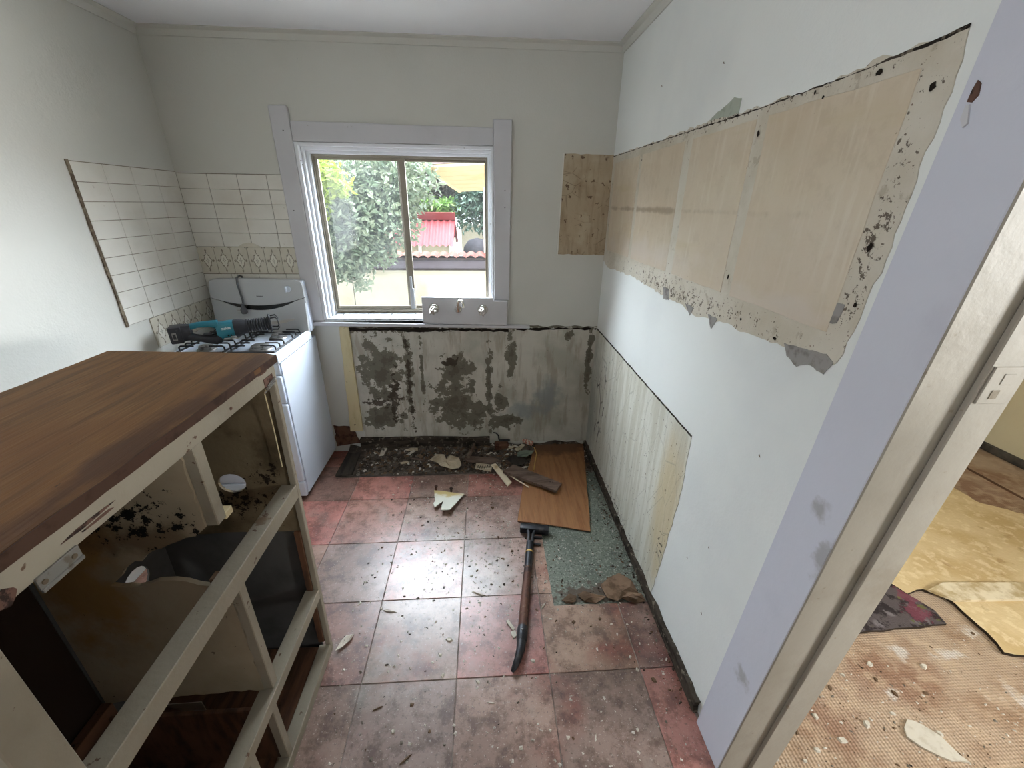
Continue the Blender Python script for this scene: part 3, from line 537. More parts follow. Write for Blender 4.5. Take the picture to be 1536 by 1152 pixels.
# ================================================================== RIGHT WALL SURFACES
ghost = [(YB, 1.335), (2.50, 1.308), (2.30, 1.318), (2.06, 1.326), (1.71, 1.312), (1.515, 1.313), (1.40, 1.298), (1.228, 1.32), (1.09, 1.325), (.997, 1.331), (.875, 1.340), (.79, 1.335), (.77, 1.351), (.752, 1.449), (.742, 1.565), (.743, 1.717), (.735, 1.862), (.743, 1.905), (.799, 1.903), (.915, 1.908), (.927, 1.899), (1.231, 1.894), (1.488, 1.906), (1.876, 1.902), (YB, 1.908)]
gh = plate('exposed_plaster', FR, jag(ghost, .02, .005, 21, skip=(24,)), 0, .002, 'old_plaster', wall_right, label='bare cream plaster left where wall cupboards were removed')
for (a0, a1) in ((2.165, 2.56), (1.685, 2.125), (1.255, 1.625), (.80, 1.205)):
    near = a0 < .9
    pts = [(a0+(.018 if near else 0), 1.405), (a1, 1.405), (a1, 1.868), (a0, 1.868)]
    plate('beige_panel', FR, jag(pts, .06, .002, int(a0*100)), .0015, .0035, 'beige_panel', gh, bev=.0012)
for k, (y, z, a, b) in enumerate(((.887, 1.883, .012, .009), (.768, 1.835, .012, .010), (.782, 1.584, .010, .012), (.771, 1.475, .007, .009), (1.23, 1.457, .008, .012), (1.235, 1.83, .01, .012), (1.05, 1.885, .006, .006), (1.36, 1.893, .02, .006), (2.13, 1.845, .006, .006), (.965, 1.345, .016, .007), (1.12, 1.355, .008, .006), (1.02, 1.87, .006, .005))):
    rnd = random.Random(k); pts = [(y+a*.55*rnd.uniform(.6, 1.2)*math.cos(q*.7), z+b*.7*rnd.uniform(.6, 1.2)*math.sin(q*.7)) for q in range(9)]
    plate('plug_hole', FR, pts, .0036, .0042, 'dark_hole_and_shade', gh)
for k, pts in enumerate(([(.93, 1.345), (.88, 1.350), (.80, 1.362), (.775, 1.350), (.79, 1.318), (.84, 1.322), (.87, 1.305), (.91, 1.318)], [(1.30, 1.325), (1.24, 1.325), (1.265, 1.285)], [(1.47, 1.325), (1.40, 1.322), (1.42, 1.29)], [(1.68, 1.345), (1.62, 1.345), (1.61, 1.305), (1.66, 1.30)], [(.815, 1.47), (.795, 1.47), (.80, 1.43), (.82, 1.425)])):
    plate('render_chip', FR, jag(pts, .01, .002, k), .002, .0032, 'grey_render', gh)
plate('filler_patch', FR, jag([(1.53, 1.905), (1.36, 1.898), (1.36, 1.935), (1.40, 1.945), (1.45, 1.930), (1.50, 1.918)], .015, .002, 4), 0, .0022, 'sage_patch', wall_right, label='sage green filler patch above the plaster strip')
plate('grime_line', FR, jag([(YB, 1.902), (1.9, 1.896), (1.23, 1.890), (.93, 1.895), (.79, 1.899), (.742, 1.903), (.742, 1.909), (.79, 1.904), (.86, 1.901), (.93, 1.897), (1.23, 1.8925), (1.9, 1.899), (YB, 1.905)], .015, .0016, 6), .0019, .003, 'rot_timber', gh)
# lower stripped area
low = plate('stripped_plaster', FR, jag([(1.30, .03), (YB, .03), (YB, .905), (1.245, .892), (1.235, .60), (1.28, .2)], .03, .004, 31, skip=(1,)), 0, .002, 'streaky_wall', wall_right, label='streaky old plaster where the sink tiles were stripped')
plate('grime_line', FR, jag([(1.243, .890), (YB, .900), (YB, .906), (1.243, .894)], .02, .0018, 8), .001, .005, 'rot_timber', low)
struct('baseboard_right', MB().prism(jag([(.835, -.005), (YB, -.005), (YB, .045), (1.6, .038), (1.1, .05), (.835, .06)], .03, .008, 12), FR, 0, .020), 'rot_timber', 'black rotten timber strip along the foot of the right wall', 'baseboard', bev=.002)
for k, (y, z) in enumerate(((.9, 1.03), (1.0, .6), (1.1, .45), (2.0, 2.1), (1.5, 2.05), (.95, .35))):
    plate('wall_speck', FR, [(y, z), (y+.008, z+.003), (y+.006, z+.007)], 0, .0012, 'rubble_brown', wall_right)

# ================================================================== DOORWAY (frame leans a little)
door = struct_empty('door_1', (.80, .66, 0), 'doorway frame with lavender architrave opening to the next room'); door['category'] = 'door frame'
LEAN = -.060   # y shift per metre of height
def leanbox(x0, x1, y0, y1, z0, z1, lx=0.0):
    mb = MB(); c = lambda x, y, z: (x+lx*z, y+LEAN*z, z)
    return mb.hexa([c(x0, y0, z0), c(x1, y0, z0), c(x1, y1, z0), c(x0, y1, z0)], [c(x0, y0, z1), c(x1, y0, z1), c(x1, y1, z1), c(x0, y1, z1)])
obj('architrave', leanbox(.716, XR, .6685, .808, 0, DZ+.04), 'lavender_trim', door, bev=.003)
obj('jamb', leanbox(.7175, .885, .667, .712, 0, DZ), 'jamb_paint', door, bev=.002)
obj('door_stop', leanbox(.812, .885, .656, .667, 0, DZ), 'jamb_paint', door, bev=.002)
obj('architrave', leanbox(.877, .895, .672, .77, 0, DZ+.04), 'jamb_paint', door, bev=.002)
obj('head', MB().box(.735, .88, -.22, .62, DZ-.03, DZ), 'jamb_paint', door)
obj('architrave', MB().box(.716, XR, -.30, .69, DZ-.02, DZ+.09), 'lavender_trim', door, bev=.003)
obj('jamb', MB().box(.735, .88, -.22, -.18, 0, DZ), 'jamb_paint', door)
st = obj('strike_recess', leanbox(.818, .872, .6530, .6565, 1.352, 1.42), 'jamb_paint', door, bev=.001, label='worn strike plate recess painted over')
obj('strike_hole', leanbox(.835, .848, .6520, .6535, 1.362, 1.378), 'grout', st); obj('strike_hole', leanbox(.840, .860, .6520, .6535, 1.388, 1.408), 'jamb_paint', st, bev=.004)
plate('paint_flake', lambda a, b, d: (.7159-d, a, b), [(.676, 1.795), (.683, 1.797), (.682, 1.812), (.679, 1.823), (.673, 1.818), (.670, 1.803)], 0, .002, 'flake_hole', door)
plate('paint_flake', lambda a, b, d: (.7159-d, a, b), [(.682, 1.793), (.677, 1.793), (.669, 1.768), (.674, 1.763), (.682, 1.775)], 0, .003, 'trim_white', door)

# ================================================================== NEXT ROOM
fn_ = struct('floor_next_room', MB().box(XR-.0, 3.9, YREAR, YB+.13, -.1, -.002), 'hessian', 'brown hessian backed floor of the next room', 'floor')
struct('wall_next_room', MB().box(3.75, 3.9, YREAR, -1.5, -.05, ZC+.05).box(3.75, 3.9, -.6, YB+.13, -.05, ZC+.05).box(3.75, 3.9, -1.5, -.6, -.05, 1.3).box(3.75, 3.9, -1.5, -.6, 1.86, ZC+.05), 'next_wall_paint', 'warm cream wall at the far side of the next room', 'wall')  # opening added out of view for the next room fill lamp
struct('wall_next_room_back', MB().box(XR+.14, 3.75, YB+.0, YB+.13, -.05, ZC+.05), 'next_wall_paint', 'warm cream back wall of the next room', 'wall')
struct('added_light_blocker', MB().box(1.25, 1.37, YREAR, .22, -.002, 1.38), 'next_wall_paint', 'added half height wall out of view, keeps light off the cabinet', 'wall')  # unseen half wall added to block the fill lamp from the cabinet front
struct('baseboard_next_room', MB().box(3.725, 3.75, YREAR, 2.50, 0.0, .055).box(3.715, 3.725, 2.46, 2.50, .0, .06), 'skirting_dark', 'low dark skirting strip along the next room wall', 'baseboard', bev=.003)
for k, (p0, p1) in enumerate((((3.33, 2.6), (3.345, 1.2)), ((2.97, 2.6), (2.94, 1.2)))):
    mb = MB().hexa([(p0[0], p0[1], -.002), (p1[0], p1[1], -.002), (p1[0]+.022, p1[1], -.002), (p0[0]+.022, p0[1], -.002)], [(p0[0], p0[1], .001), (p1[0], p1[1], .001), (p1[0]+.022, p1[1], .001), (p0[0]+.022, p0[1], .001)])
    obj('floor_seam', mb, 'brown_ply', fn_)
def sheet(name, pts, z0, th, mtop, mside, label, cat, wav=.0, group=None):
    """a loose sheet lying on a floor"""
    cx = sum(p[0] for p in pts)/len(pts); cy = sum(p[1] for p in pts)/len(pts); n = len(pts)
    mb = MB(); zz = [z0 + wav*abs(math.sin(i*1.7)) for i in range(n)]
    vs = [(x-cx, y-cy, zz[i]) for i, (x, y) in enumerate(pts)] + [(x-cx, y-cy, zz[i]+th) for i, (x, y) in enumerate(pts)]
    mb.add(vs, [list(range(n))[::-1], list(range(n, 2*n))]); mb.slot = 1
    mb.add(vs, [(i, (i+1) % n, n+(i+1) % n, n+i) for i in range(n)])
    mb.v = mb.v[:2*n]; mb.f = [[i % (2*n) for i in f] for f in mb.f]
    o = obj(name, mb, [mtop, mside]); o.location = (cx, cy, 0)
    return tag(o, label, cat, group)
sheet('underlay_sheet', jag([(2.948, 2.106), (2.99, 1.99), (3.0, 1.84), (3.2, 1.70), (3.3, .85), (2.6, .9), (2.143, .954), (2.077, .97), (2.104, 1.054), (2.112, 1.186), (2.094, 1.251), (2.037, 1.271), (1.94, 1.251), (1.86, 1.50), (2.1, 1.9), (2.5, 2.08)], .03, .006, 5), 0, .014, 'underlay', 'underlay_edge', 'yellow felt carpet underlay torn along its front edge', 'underlay')
sheet('carpet_piece', jag([(1.923, 1.396), (1.93, 1.30), (1.936, 1.262), (1.96, 1.222), (1.986, 1.164), (1.973, 1.101), (1.784, 1.094), (1.3, 1.07), (1.3, 1.35), (1.6, 1.42)], .05, .004, 8), 0, .011, 'carpet_floral', 'underlay_edge', 'dark floral carpet remnant beside the door frame', 'carpet')
sheet('timber_strip', [(2.048, 1.258), (2.156, 1.292), (2.75, 1.262), (2.70, 1.175), (2.118, 1.197)], .0145, .012, 'pale_wood', 'pale_wood', 'pale timber strip lying on the yellow underlay', 'timber')
sheet('plaster_flake', jag([(1.463, .77), (1.482, .766), (1.532, .715), (1.536, .689), (1.554, .642), (1.50, .65), (1.469, .667), (1.438, .69), (1.415, .722), (1.43, .748)], .02, .004, 2), -.001, .007, 'white_chip', 'white_chip', 'large white plaster flake on the next room floor', 'plaster flake')
def chip(name, x, y, z, s, seed, m_, label, group, h=.5, el=1.0):
    rnd = random.Random(seed); n = 6; pts = [(s*rnd.uniform(.6, 1.1)*math.cos(q*2*math.pi/n)*el, s*rnd.uniform(.5, 1.0)*math.sin(q*2*math.pi/n)*(.45 if el > 2 else 1)) for q in range(n)]
    mb = MB(); t = s*h
    mb.add([(a, b, 0) for a, b in pts] + [(a*.7+rnd.uniform(-.1, .1)*s, b*.7, t*rnd.uniform(.7, 1.1)) for a, b in pts], [list(range(n))[::-1], list(range(n, 2*n))] + [(i, (i+1) % n, n+(i+1) % n, n+i) for i in range(n)])
    o = obj(name, mb, m_); o.location = (x, y, z); o.rotation_euler = (0, 0, rnd.uniform(0, 6.28))
    return tag(o, label, 'plaster chip', group)
for k, (x, y) in enumerate(((1.706, .942), (2.054, 1.061), (1.313, .768), (1.434, .793), (1.274, .888), (1.502, .964), (1.188, .727), (1.474, .906), (1.021, .68), (1.083, .706), (1.502, .857), (1.54, .728), (1.15, .80), (1.05, .76), (1.36, .93), (1.22, .96), (1.62, .85))):
    chip('plaster_chip', x, y, -.002, random.Random(k).uniform(.007, .015), k+100, ['white_chip', 'rubble_brown', 'white_chip'][k % 3], 'small plaster or mortar chip on the next room floor', 'chips on the next room floor', .6, 1.3)

# ================================================================== UPENDED CABINET
cab = thing('timber_cabinet', 'old upended timber cabinet with brown wooden top and chipped cream frame', 'cabinet', (-.88, .76, 0))
YN, XF, XBK = .335, -.63, -1.125
far = lambda z: 1.145+.045*z/1.23
def cbox(name, x0, x1, y0, y1, z0, z1, m_, bev=.002, label=None, y1f=None, jx=True, parent=None):
    """cabinet member; y1f = True makes the far end follow the racked far side"""
    e = (lambda z: far(z)+(y1f or 0)) if y1f is not None else (lambda z: y1)
    mb = MB().hexa([(x0, y0, z0), (x1, y0, z0), (x1, e(z0), z0), (x0, e(z0), z0)], [(x0, y0, z1), (x1, y0, z1), (x1, e(z1), z1), (x0, e(z1), z1)])
    return obj(name, mb, m_, parent or cab, bev=bev, label=label)
top = plate('top_board', FF, jag([(XBK-.005, .25), (-.622, .25), (-.622, 1.195), (-.66, 1.213), (XBK-.005, 1.245)], .06, .003, 14, skip=(0,)), 1.216, 1.232, 'brown_top', cab, bev=.0015, label='worn brown timber top board')
plate('board_edge', lambda a, b, d: (-.622+d, a, b), jag(rect(.26, 1.195, 1.211, 1.2325), .04, .001, 3), 0, .002, 'board_edge', top)
cbox('top_rail', -.662, XF, YN, 0, 1.160, 1.215, 'cream_chipped', y1f=0)
cbox('middle_rail', -.678, XF, .392, 0, .742, .793, 'cream_chipped', y1f=-.018)
cbox('lower_rail', -.678, XF, .392, 0, .290, .330, 'cream_chipped', y1f=-.018)
cbox('bottom_rail', -.672, XF, .392, 0, .0, .042, 'cream_chipped', y1f=-.018)
cbox('near_stile', -.66, XF, YN, .392, 0, 1.160, 'cream_chipped')
# far side: stile, stained ply above, grey board below
def farplate(name, pts, t0, t1, m_, **k):
    return obj(name, MB().prism(pts, lambda a, b, d: (a, far(b)+d, b), t0, t1), m_, cab, **k)
farplate('far_stile', [(-.650, 0), (XF, 0), (XF, 1.16), (-.650, 1.16)], -.018, 0, 'cream_chipped', bev=.002)
farplate('far_stile', [(-.672, .06), (-.651, .06), (-.651, .60), (-.672, .60)], -.022, -.004, 'brown_ply', bev=.001)
hc, hz, hr = -.835, .800, .042
arc = lambda s: [(hc+hr*1.05*math.cos(a), hz+s*hr*.85*math.sin(a)) for a in [math.pi*q/8 for q in range(9)]]
farplate('far_panel', [(XBK, hz)] + arc(1)[::-1] + [(-.652, hz), (-.652, 1.2), (XBK, 1.2)], -.012, -.002, 'stained_ply', label='stained mouldy plywood end with an oval pipe hole')
farplate('far_panel', jag([(XBK, .60), (-.652, .60), (-.652, hz)], .03, .003, 4, skip=(1,))[:-1] + [(-.652, hz)] + arc(-1) + [(XBK, hz)], -.012, -.002, 'stained_ply')
farplate('lower_panel', [(XBK, .0), (-.673, .0), (-.673, .62), (XBK, .62)], -.0015, .008, 'dark_grey_board')
# partition with a broken out hole
PART = [(-.662, 1.19), (-1.10, 1.19), (-1.105, .79), (-1.11, .31), (-.9, .325), (-.662, .333), (-.660, .742), (-.728, .763), (-.78, .782), (-.82, .782), (-.87, .765), (-.935, .772), (-.90, .80), (-.87, .835), (-.85, .85), (-.835, .848), (-.80, .88), (-.735, .906), (-.69, .92), (-.662, .945)]
part = plate('partition', lambda a, b, d: (a, .795+d, b), jag(PART, .02, .004, 17, skip=(0, 1, 2)), 0, .012, 'mouldy_board', cab, label='cream partition board spotted with black mould and broken through')
cbox('partition_post', -.662, -.634, .800, .832, .945, 1.160, 'cream_chipped')
cbox('partition_post', -.664, -.636, .795, .822, .335, .772, 'cream_chipped')
cbox('split_end', -.66, -.636, .832, .862, .935, .955, 'cream_batten')
cbox('broken_end', -.70, -.640, .795, .824, .765, .779, 'paper_brown')
cbox('lower_stile', -.660, -.634, .762, .786, .042, .290, 'cream_chipped'); cbox('lower_stile', -.660, -.634, .635, .662, .042, .290, 'cream_chipped')
cbox('lower_divider', -1.10, -.661, .766, .778, .036, .285, 'brown_ply')
cbox('bottom_board', XBK, -.673, .35, 0, .018, .034, 'brown_ply', y1f=-.02, label='brown plywood bottom')
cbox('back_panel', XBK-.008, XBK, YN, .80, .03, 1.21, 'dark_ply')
bo, bz, br = 1.03, .525, .05
arcb = lambda s: [(bo+br*math.cos(a), bz+s*br*.9*math.sin(a)) for a in [math.pi*q/8 for q in range(9)]]
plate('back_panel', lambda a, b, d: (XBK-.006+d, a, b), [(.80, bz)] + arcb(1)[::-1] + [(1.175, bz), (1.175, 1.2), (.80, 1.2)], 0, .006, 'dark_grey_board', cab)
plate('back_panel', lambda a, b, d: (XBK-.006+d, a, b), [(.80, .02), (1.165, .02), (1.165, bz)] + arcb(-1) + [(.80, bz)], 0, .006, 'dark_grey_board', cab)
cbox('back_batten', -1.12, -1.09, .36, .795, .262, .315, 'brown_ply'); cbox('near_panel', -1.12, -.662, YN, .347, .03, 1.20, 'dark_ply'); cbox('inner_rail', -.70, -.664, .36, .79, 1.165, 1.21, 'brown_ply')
hg = obj('hinge_plate', MB().box(XF-.001, XF+.004, .455, .520, 1.143, 1.164).box(XF+.001, XF+.006, .455, .520, 1.138, 1.145), 'old_metal', cab, bev=.001, label='loose metal hinge plate')
for y in (.462, .508): obj('screw', MB().lathe([(.004, 0), (.004, .002)], (XF+.004, y, 1.153), 'x', 10), 'tarnish', hg)
hm = obj('hinge_mortise', MB().box(XF, XF+.002, 1.115, 1.165, 1.158, 1.185), 'flake_hole', cab)
for k in range(3): obj('hinge_leaf', MB().tube([(XF+.004, 1.10+.012*k, 1.150+.006*k), (XF+.007, 1.165, 1.160+.007*k)], .002, 6), 'old_metal', hm)
obj('hanging_wire', MB().tube([(XF-.002, 1.135, 1.16), (XF-.022, 1.145, 1.13), (XF-.024, 1.15, 1.0), (XF-.025, 1.147, .87)], .0018, 6), 'cream_batten', cab)
for k, (y, z, a, b) in enumerate(((.42, 1.17, .02, .014), (1.12, 1.205, .03, .006), (1.06, 1.207, .014, .005), (.95, 1.178, .006, .006), (.55, 1.182, .05, .004), (.57, 1.174, .04, .003))):
    rnd = random.Random(k+50); pts = [(y+a*rnd.uniform(.5, 1.1)*math.cos(q*.7), z+b*rnd.uniform(.5, 1.1)*math.sin(q*.7)) for q in range(9)]
    plate('paint_chip', lambda a_, b_, d: (XF+d, a_, b_), pts, 0, .0008, 'flake_hole', cab)
tag(plate('paper_scrap', lambda a, b, d: (a, .9+d-.25*(b-.04), b), [(-1.06, .16), (-.93, .165), (-.955, .06), (-.975, .036)], 0, .002, 'white_chip'), 'torn white triangle of board standing inside the cabinet', 'scrap')

# ================================================================== STOVE
SX0, SX1, SY0, SY1 = -1.628, -1.080, 2.105, 2.602
stv = thing('gas_stove', 'white freestanding gas stove with splashback against the tiled corner', 'stove', ((SX0+SX1)/2, 2.35, 0))
obj('body', MB().box(SX0, SX1, SY0, SY1, .03, .868), 'enamel', stv, bev=.004, seg=2)
for x in (SX0+.04, SX1-.04):
    for y in (SY0+.04, SY1-.04): obj('foot', MB().lathe([(.016, 0), (.016, .03)], (x, y, 0), 'z', 10), 'cast_iron', stv)
def front(name, z0, z1, th=.028):
    return obj(name, MB().box(SX0+.003, SX1-.003, SY0-th, SY0-.003, z0, z1), 'enamel', stv, bev=.008, seg=3, smooth=True)
pf = front('control_panel', .806, .868, .018)
for k in range(4): obj('knob', MB().lathe([(.02, 0), (.02, -.012), (.015, -.024)], (SX0+.09+k*.12, SY0-.018, .838), 'y', 16), 'enamel_grey', pf, smooth=True)
gd = front('grill_door', .640, .798); od = front('oven_door', .130, .632); front('storage_drawer', .022, .122)
for d, z in ((gd, .765), (od, .60)): obj('handle', MB().tube([(SX0+.09, SY0-.028, z), (SX0+.09, SY0-.05, z), (SX1-.09, SY0-.05, z), (SX1-.09, SY0-.028, z)], .008, 8), 'enamel_grey', d, smooth=True)
obj('oven_glass', MB().box(SX0+.09, SX1-.09, SY0-.030, SY0-.0275, .25, .52), 'black_gloss', od)
# hob tray: dished top with raised rim
rim = MB()
rx0, rx1, ry0, ry1 = SX0-.003, SX1+.003, SY0-.022, SY1-.07
prof = [(0, .872), (0, .905), (.006, .921), (.014, .925), (.024, .921), (.034, .911), (.040, .909)]
vs = []
for ins, z in prof: vs += [(rx0+ins, ry0+ins, z), (rx1-ins, ry0+ins, z), (rx1-ins, ry1, z), (rx0+ins, ry1, z)]
n = len(prof); fs = [(i*4+q, i*4+(q+1) % 4, (i+1)*4+(q+1) % 4, (i+1)*4+q) for i in range(n-1) for q in range(4)] + [((n-1)*4, (n-1)*4+1, (n-1)*4+2, (n-1)*4+3), (3, 2, 1, 0)]
hob = obj('hob', rim.add(vs, fs), 'enamel', stv, smooth=True)
obj('seam', MB().box(SX0-.001, SX1+.0012, SY0-.012, SY1-.07, .868, .8725), 'seam_dark', hob)
obj('hob_trim', MB().box(rx1-.052, rx1-.046, ry0+.05, ry1-.01, .9085, .911), 'seam_dark', hob)
BZ = .910
for (bx, by, br_) in ((-1.50, 2.21, .036), (-1.22, 2.21, .046), (-1.50, 2.42, .046), (-1.22, 2.42, .036)):
    bn_ = obj('burner', MB().lathe([(br_+.012, 0), (br_+.008, .006), (br_, .008), (br_, .018)], (bx, by, BZ), 'z', 24), 'burner_alu', hob, smooth=True)
    obj('burner_cap', MB().lathe([(br_-.004, .018), (br_-.002, .022), (br_-.01, .026), (.005, .027)], (bx, by, BZ), 'z', 24), 'burner_alu', bn_, smooth=True)
def trivet(x0, x1):
    mb = MB(); z0, z1 = BZ+.004, BZ+.036
    for y in (2.13, 2.49): mb.tube([(x0+.01, y, z0+.006), (x1-.01, y, z0+.006)], .0045, 6)
    for x in (x0+.01, x1-.01): mb.tube([(x, 2.13, z0+.006), (x, 2.49, z0+.006)], .0045, 6)
    for y in (2.16, 2.21, 2.26, 2.37, 2.42, 2.47):
        mb.tube([(x0+.01, y, z0), (x0+.012, y, z1-.006), (x0+.02, y, z1), (x0+.085, y, z1)], .0042, 6)
        mb.tube([(x1-.01, y, z0), (x1-.012, y, z1-.006), (x1-.02, y, z1), (x1-.085, y, z1)], .0042, 6)
    return obj('trivet', mb, 'cast_iron', stv, smooth=True)
trivet(-1.615, -1.365); trivet(-1.355, -1.105)
# splashback with curved black vent slot
def bgx(z): return 0.0 + .018*(z-.9)/.32
gy = lambda z: 2.515 + .035*(z-.9)/.32
x0_, x1_ = SX0+.012, SX1+.002
slot = lambda x, o: 1.122 - .046*(1-((x-(x0_+x1_)/2)/((x1_-x0_)/2))**2) - o
xs = [x0_+(x1_-x0_)*q/24 for q in range(25)]
def bgp(x, z, d):
    return (x, gy(z)-d, z)
up = [(x, slot(x, 0)) for x in xs] + [(x1_-.002, 1.19), (x1_-.012, 1.214), (x1_-.04, 1.224), ((x0_+x1_)/2, 1.231), (x0_+.04, 1.228), (x0_+.010, 1.218), (x0_+.004, 1.19)]
bk = obj('splashback', MB().hexa([(x0_-.002, 2.53, .91), (x1_+.006, 2.53, .91), (x1_+.006, SY1, .91), (x0_-.002, SY1, .91)], [(x0_+.004, 2.56, 1.218), (x1_-.004, 2.56, 1.218), (x1_-.004, SY1, 1.218), (x0_+.004, SY1, 1.218)]), 'enamel', stv, bev=.012, seg=3, smooth=True)
plate('splashback_panel', bgp, up, -.03, .004, 'enamel_grey', bk, bev=.003, seg=2)
lowp = [(x, slot(x, .003+.026*max(0, 1-((x-(x0_+x1_)/2)/(.40*(x1_-x0_)))**2))) for x in xs][::-1] + [(x0_+.002, .912), (x1_-.002, .912)]
plate('splashback_panel', bgp, lowp, -.03, .002, 'enamel_grey', bk, bev=.002)
plate('vent_slot', bgp, [(x, slot(x, -.004)) for x in xs] + [(x, slot(x, .034)) for x in xs][::-1], -.008, -.004, 'black_gloss', bk)
kb = obj('timer_knob', MB().lathe([(.018, .012), (.018, -.004), (.016, -.006)], (-1.165, gy(1.172)-.006, 1.172), 'y', 20), 'enamel', bk, smooth=True)
obj('knob_grip', MB().box(-1.176, -1.166, gy(1.172)-.028, gy(1.172)-.010, 1.155, 1.190), 'enamel', kb, bev=.004, seg=2, smooth=True)
mk = MB()
for k in range(7): mk.prism(rect(-1.352+k*.0052, -1.352+k*.0052+.0036, 1.1275, 1.1275+(.005 if k else .006)), bgp, .0040, .0046)
obj('badge_mark', mk, 'seam_dark', bk)
# power cord hung over the splashback
cord = obj('power_cord', MB().tube([(-1.445, 2.59, 1.0), (-1.445, 2.606, 1.18), (-1.445, 2.60, 1.236), (-1.445, 2.575, 1.243), (-1.445, 2.545, 1.234), (-1.443, 2.534, 1.20), (-1.436, 2.530, 1.15), (-1.430, 2.525, 1.11), (-1.430, 2.520, 1.085)], .0055, 8), 'cord_grey', stv, smooth=True)
pl = obj('plug', MB().lathe([(.007, .03), (.009, .01), (.017, -.003), (.018, -.022), (.013, -.03)], (-1.428, 2.508, 1.062), 'z', 14), 'cord_grey', cord, smooth=True)
for dz in (.002, -.015): obj('pin', MB().box(-1.462, -1.444, 2.503, 2.512, 1.050+dz, 1.055+dz), 'steel', pl)

# ================================================================== RECIPROCATING SAW
saw = thing('reciprocating_saw', 'teal and black cordless reciprocating saw lying on the stove top', 'power saw', (-1.555, 2.135, .975))
saw.rotation_euler = (0, R(-1), R(25)); saw.scale = (.80, 1.08, 1.08)
def sobj(name, mb, m_, parent=None, **k): return obj(name, mb, m_, parent or saw, local=True, **k)
def loft(secs):
    """rounded-rect sections along local x: (x, cy, cz, hy, hz, round)"""
    mb = MB(); n = 16; vs = []
    for (x, cy, cz, hy, hz, p) in secs:
        for q in range(n):
            a = 2*math.pi*(q+.5)/n; c_, s_ = math.cos(a), math.sin(a); r = (abs(c_)**p+abs(s_)**p)**(-1/p)
            vs.append((x, cy+hy*r*c_, cz+hz*r*s_))
    fs = [(i*n+q, i*n+(q+1) % n, (i+1)*n+(q+1) % n, (i+1)*n+q) for i in range(len(secs)-1) for q in range(n)] + [list(range(n))[::-1], [len(vs)-n+q for q in range(n)]]
    return mb.add(vs, fs)
bt = sobj('battery', MB().box(-.052, .016, -.040, .040, .004, .082), 'tool_black', bev=.007, seg=2, smooth=True)
sobj('battery_label', MB().box(-.035, -.012, -.0418, -.040, .022, .058), 'burner_alu', bt); sobj('label_ink', MB().box(-.031, -.016, -.0424, -.0418, .028, .052), 'tool_black', bt)
sobj('battery_mount', loft([(.016, 0, .046, .038, .038, 5), (.04, 0, .046, .036, .036, 5), (.06, 0, .050, .030, .032, 4)]), 'tool_black', smooth=True)
# D handle: upper teal spine, lower black grip
sobj('handle_spine', loft([(.055, .006, .068, .022, .014, 3), (.10, .006, .074, .020, .013, 3), (.16, .004, .074, .021, .014, 3), (.21, 0, .066, .026, .022, 3)]), 'tool_teal', smooth=True)
gp = sobj('handle_grip', loft([(.04, -.012, .028, .024, .018, 3), (.08, -.018, .020, .020, .016, 3), (.14, -.020, .004, .021, .018, 3), (.18, -.014, -.004, .024, .022, 3), (.215, -.004, .008, .026, .026, 3)]), 'tool_black', smooth=True)
sobj('trigger', MB().box(.12, .165, -.022, -.006, .020, .036), 'rubber_black', gp, bev=.004)
bd = sobj('body', loft([(.195, 0, .034, .030, .034, 4), (.215, 0, .036, .036, .040, 4), (.27, 0, .038, .038, .042, 4), (.295, 0, .038, .036, .040, 4)]), 'tool_teal', smooth=True)
for dx in (.255, .272): sobj('screw_hole', MB().lathe([(.004, 0), (.004, -.001)], (dx, -.0385, .016), 'y', 8), 'dark_hole_and_shade', bd)
sobj('lever', MB().box(.225, .275, -.052, -.034, -.004, .006).box(.265, .298, -.054, -.036, .004, .012), 'burner_alu', bd, bev=.003)
sobj('front_housing', loft([(.293, 0, .038, .0365, .041, 4), (.315, 0, .039, .037, .041, 4), (.345, 0, .041, .033, .036, 3), (.365, 0, .042, .030, .032, 2.6)]), 'tool_black', smooth=True)
secs = []
for k in range(9):
    x = .362+k*.0155; secs += [(x, 0, .043, .0255, .027, 2.2), (x+.004, 0, .043, .031, .033, 2.2), (x+.0105, 0, .043, .031, .033, 2.2), (x+.014, 0, .043, .0255, .027, 2.2)]
sobj('bellows', loft(secs), 'rubber_black', smooth=True)
sobj('collar', loft([(.500, 0, .044, .036, .044, 3), (.506, 0, .044, .038, .047, 3), (.512, 0, .044, .036, .044, 3)]), 'tool_black', smooth=True)
sobj('shoe', MB().tube([(.512, -.028, .075), (.545, -.028, .078), (.556, -.028, .060), (.556, -.028, .024), (.545, -.028, .014), (.512, -.028, .018)], .004, 6).tube([(.512, .028, .075), (.545, .028, .078), (.556, .028, .060), (.556, .028, .024), (.545, .028, .014), (.512, .028, .018)], .004, 6).tube([(.556, -.028, .05), (.556, .028, .05)], .004, 6), 'cast_iron', smooth=True)
sobj('blade', MB().prism([(.512, .036), (.60, .036), (.66, .046), (.66, .052), (.512, .052)], lambda a, b, d: (a, d, b), -.0006, .0006), 'steel')
def text_mesh(name, body, size, m_, parent, mw):
    cu = bpy.data.curves.new(name, 'FONT'); cu.body = body; cu.size = size; cu.extrude = .0003; cu.align_x = 'CENTER'; cu.shear = .25; cu.offset = size*.012
    t = bpy.data.objects.new(name, cu); COL.objects.link(t); dg = bpy.context.evaluated_depsgraph_get(); dg.update()
    me = bpy.data.meshes.new_from_object(t.evaluated_get(dg)); bpy.data.objects.remove(t); bpy.data.curves.remove(cu)
    me.name = name; me.materials.clear(); me.materials.append(MATS[m_]); me.transform(mw)
    o = bpy.data.objects.new(name, me); COL.objects.link(o); o.parent = parent; return o
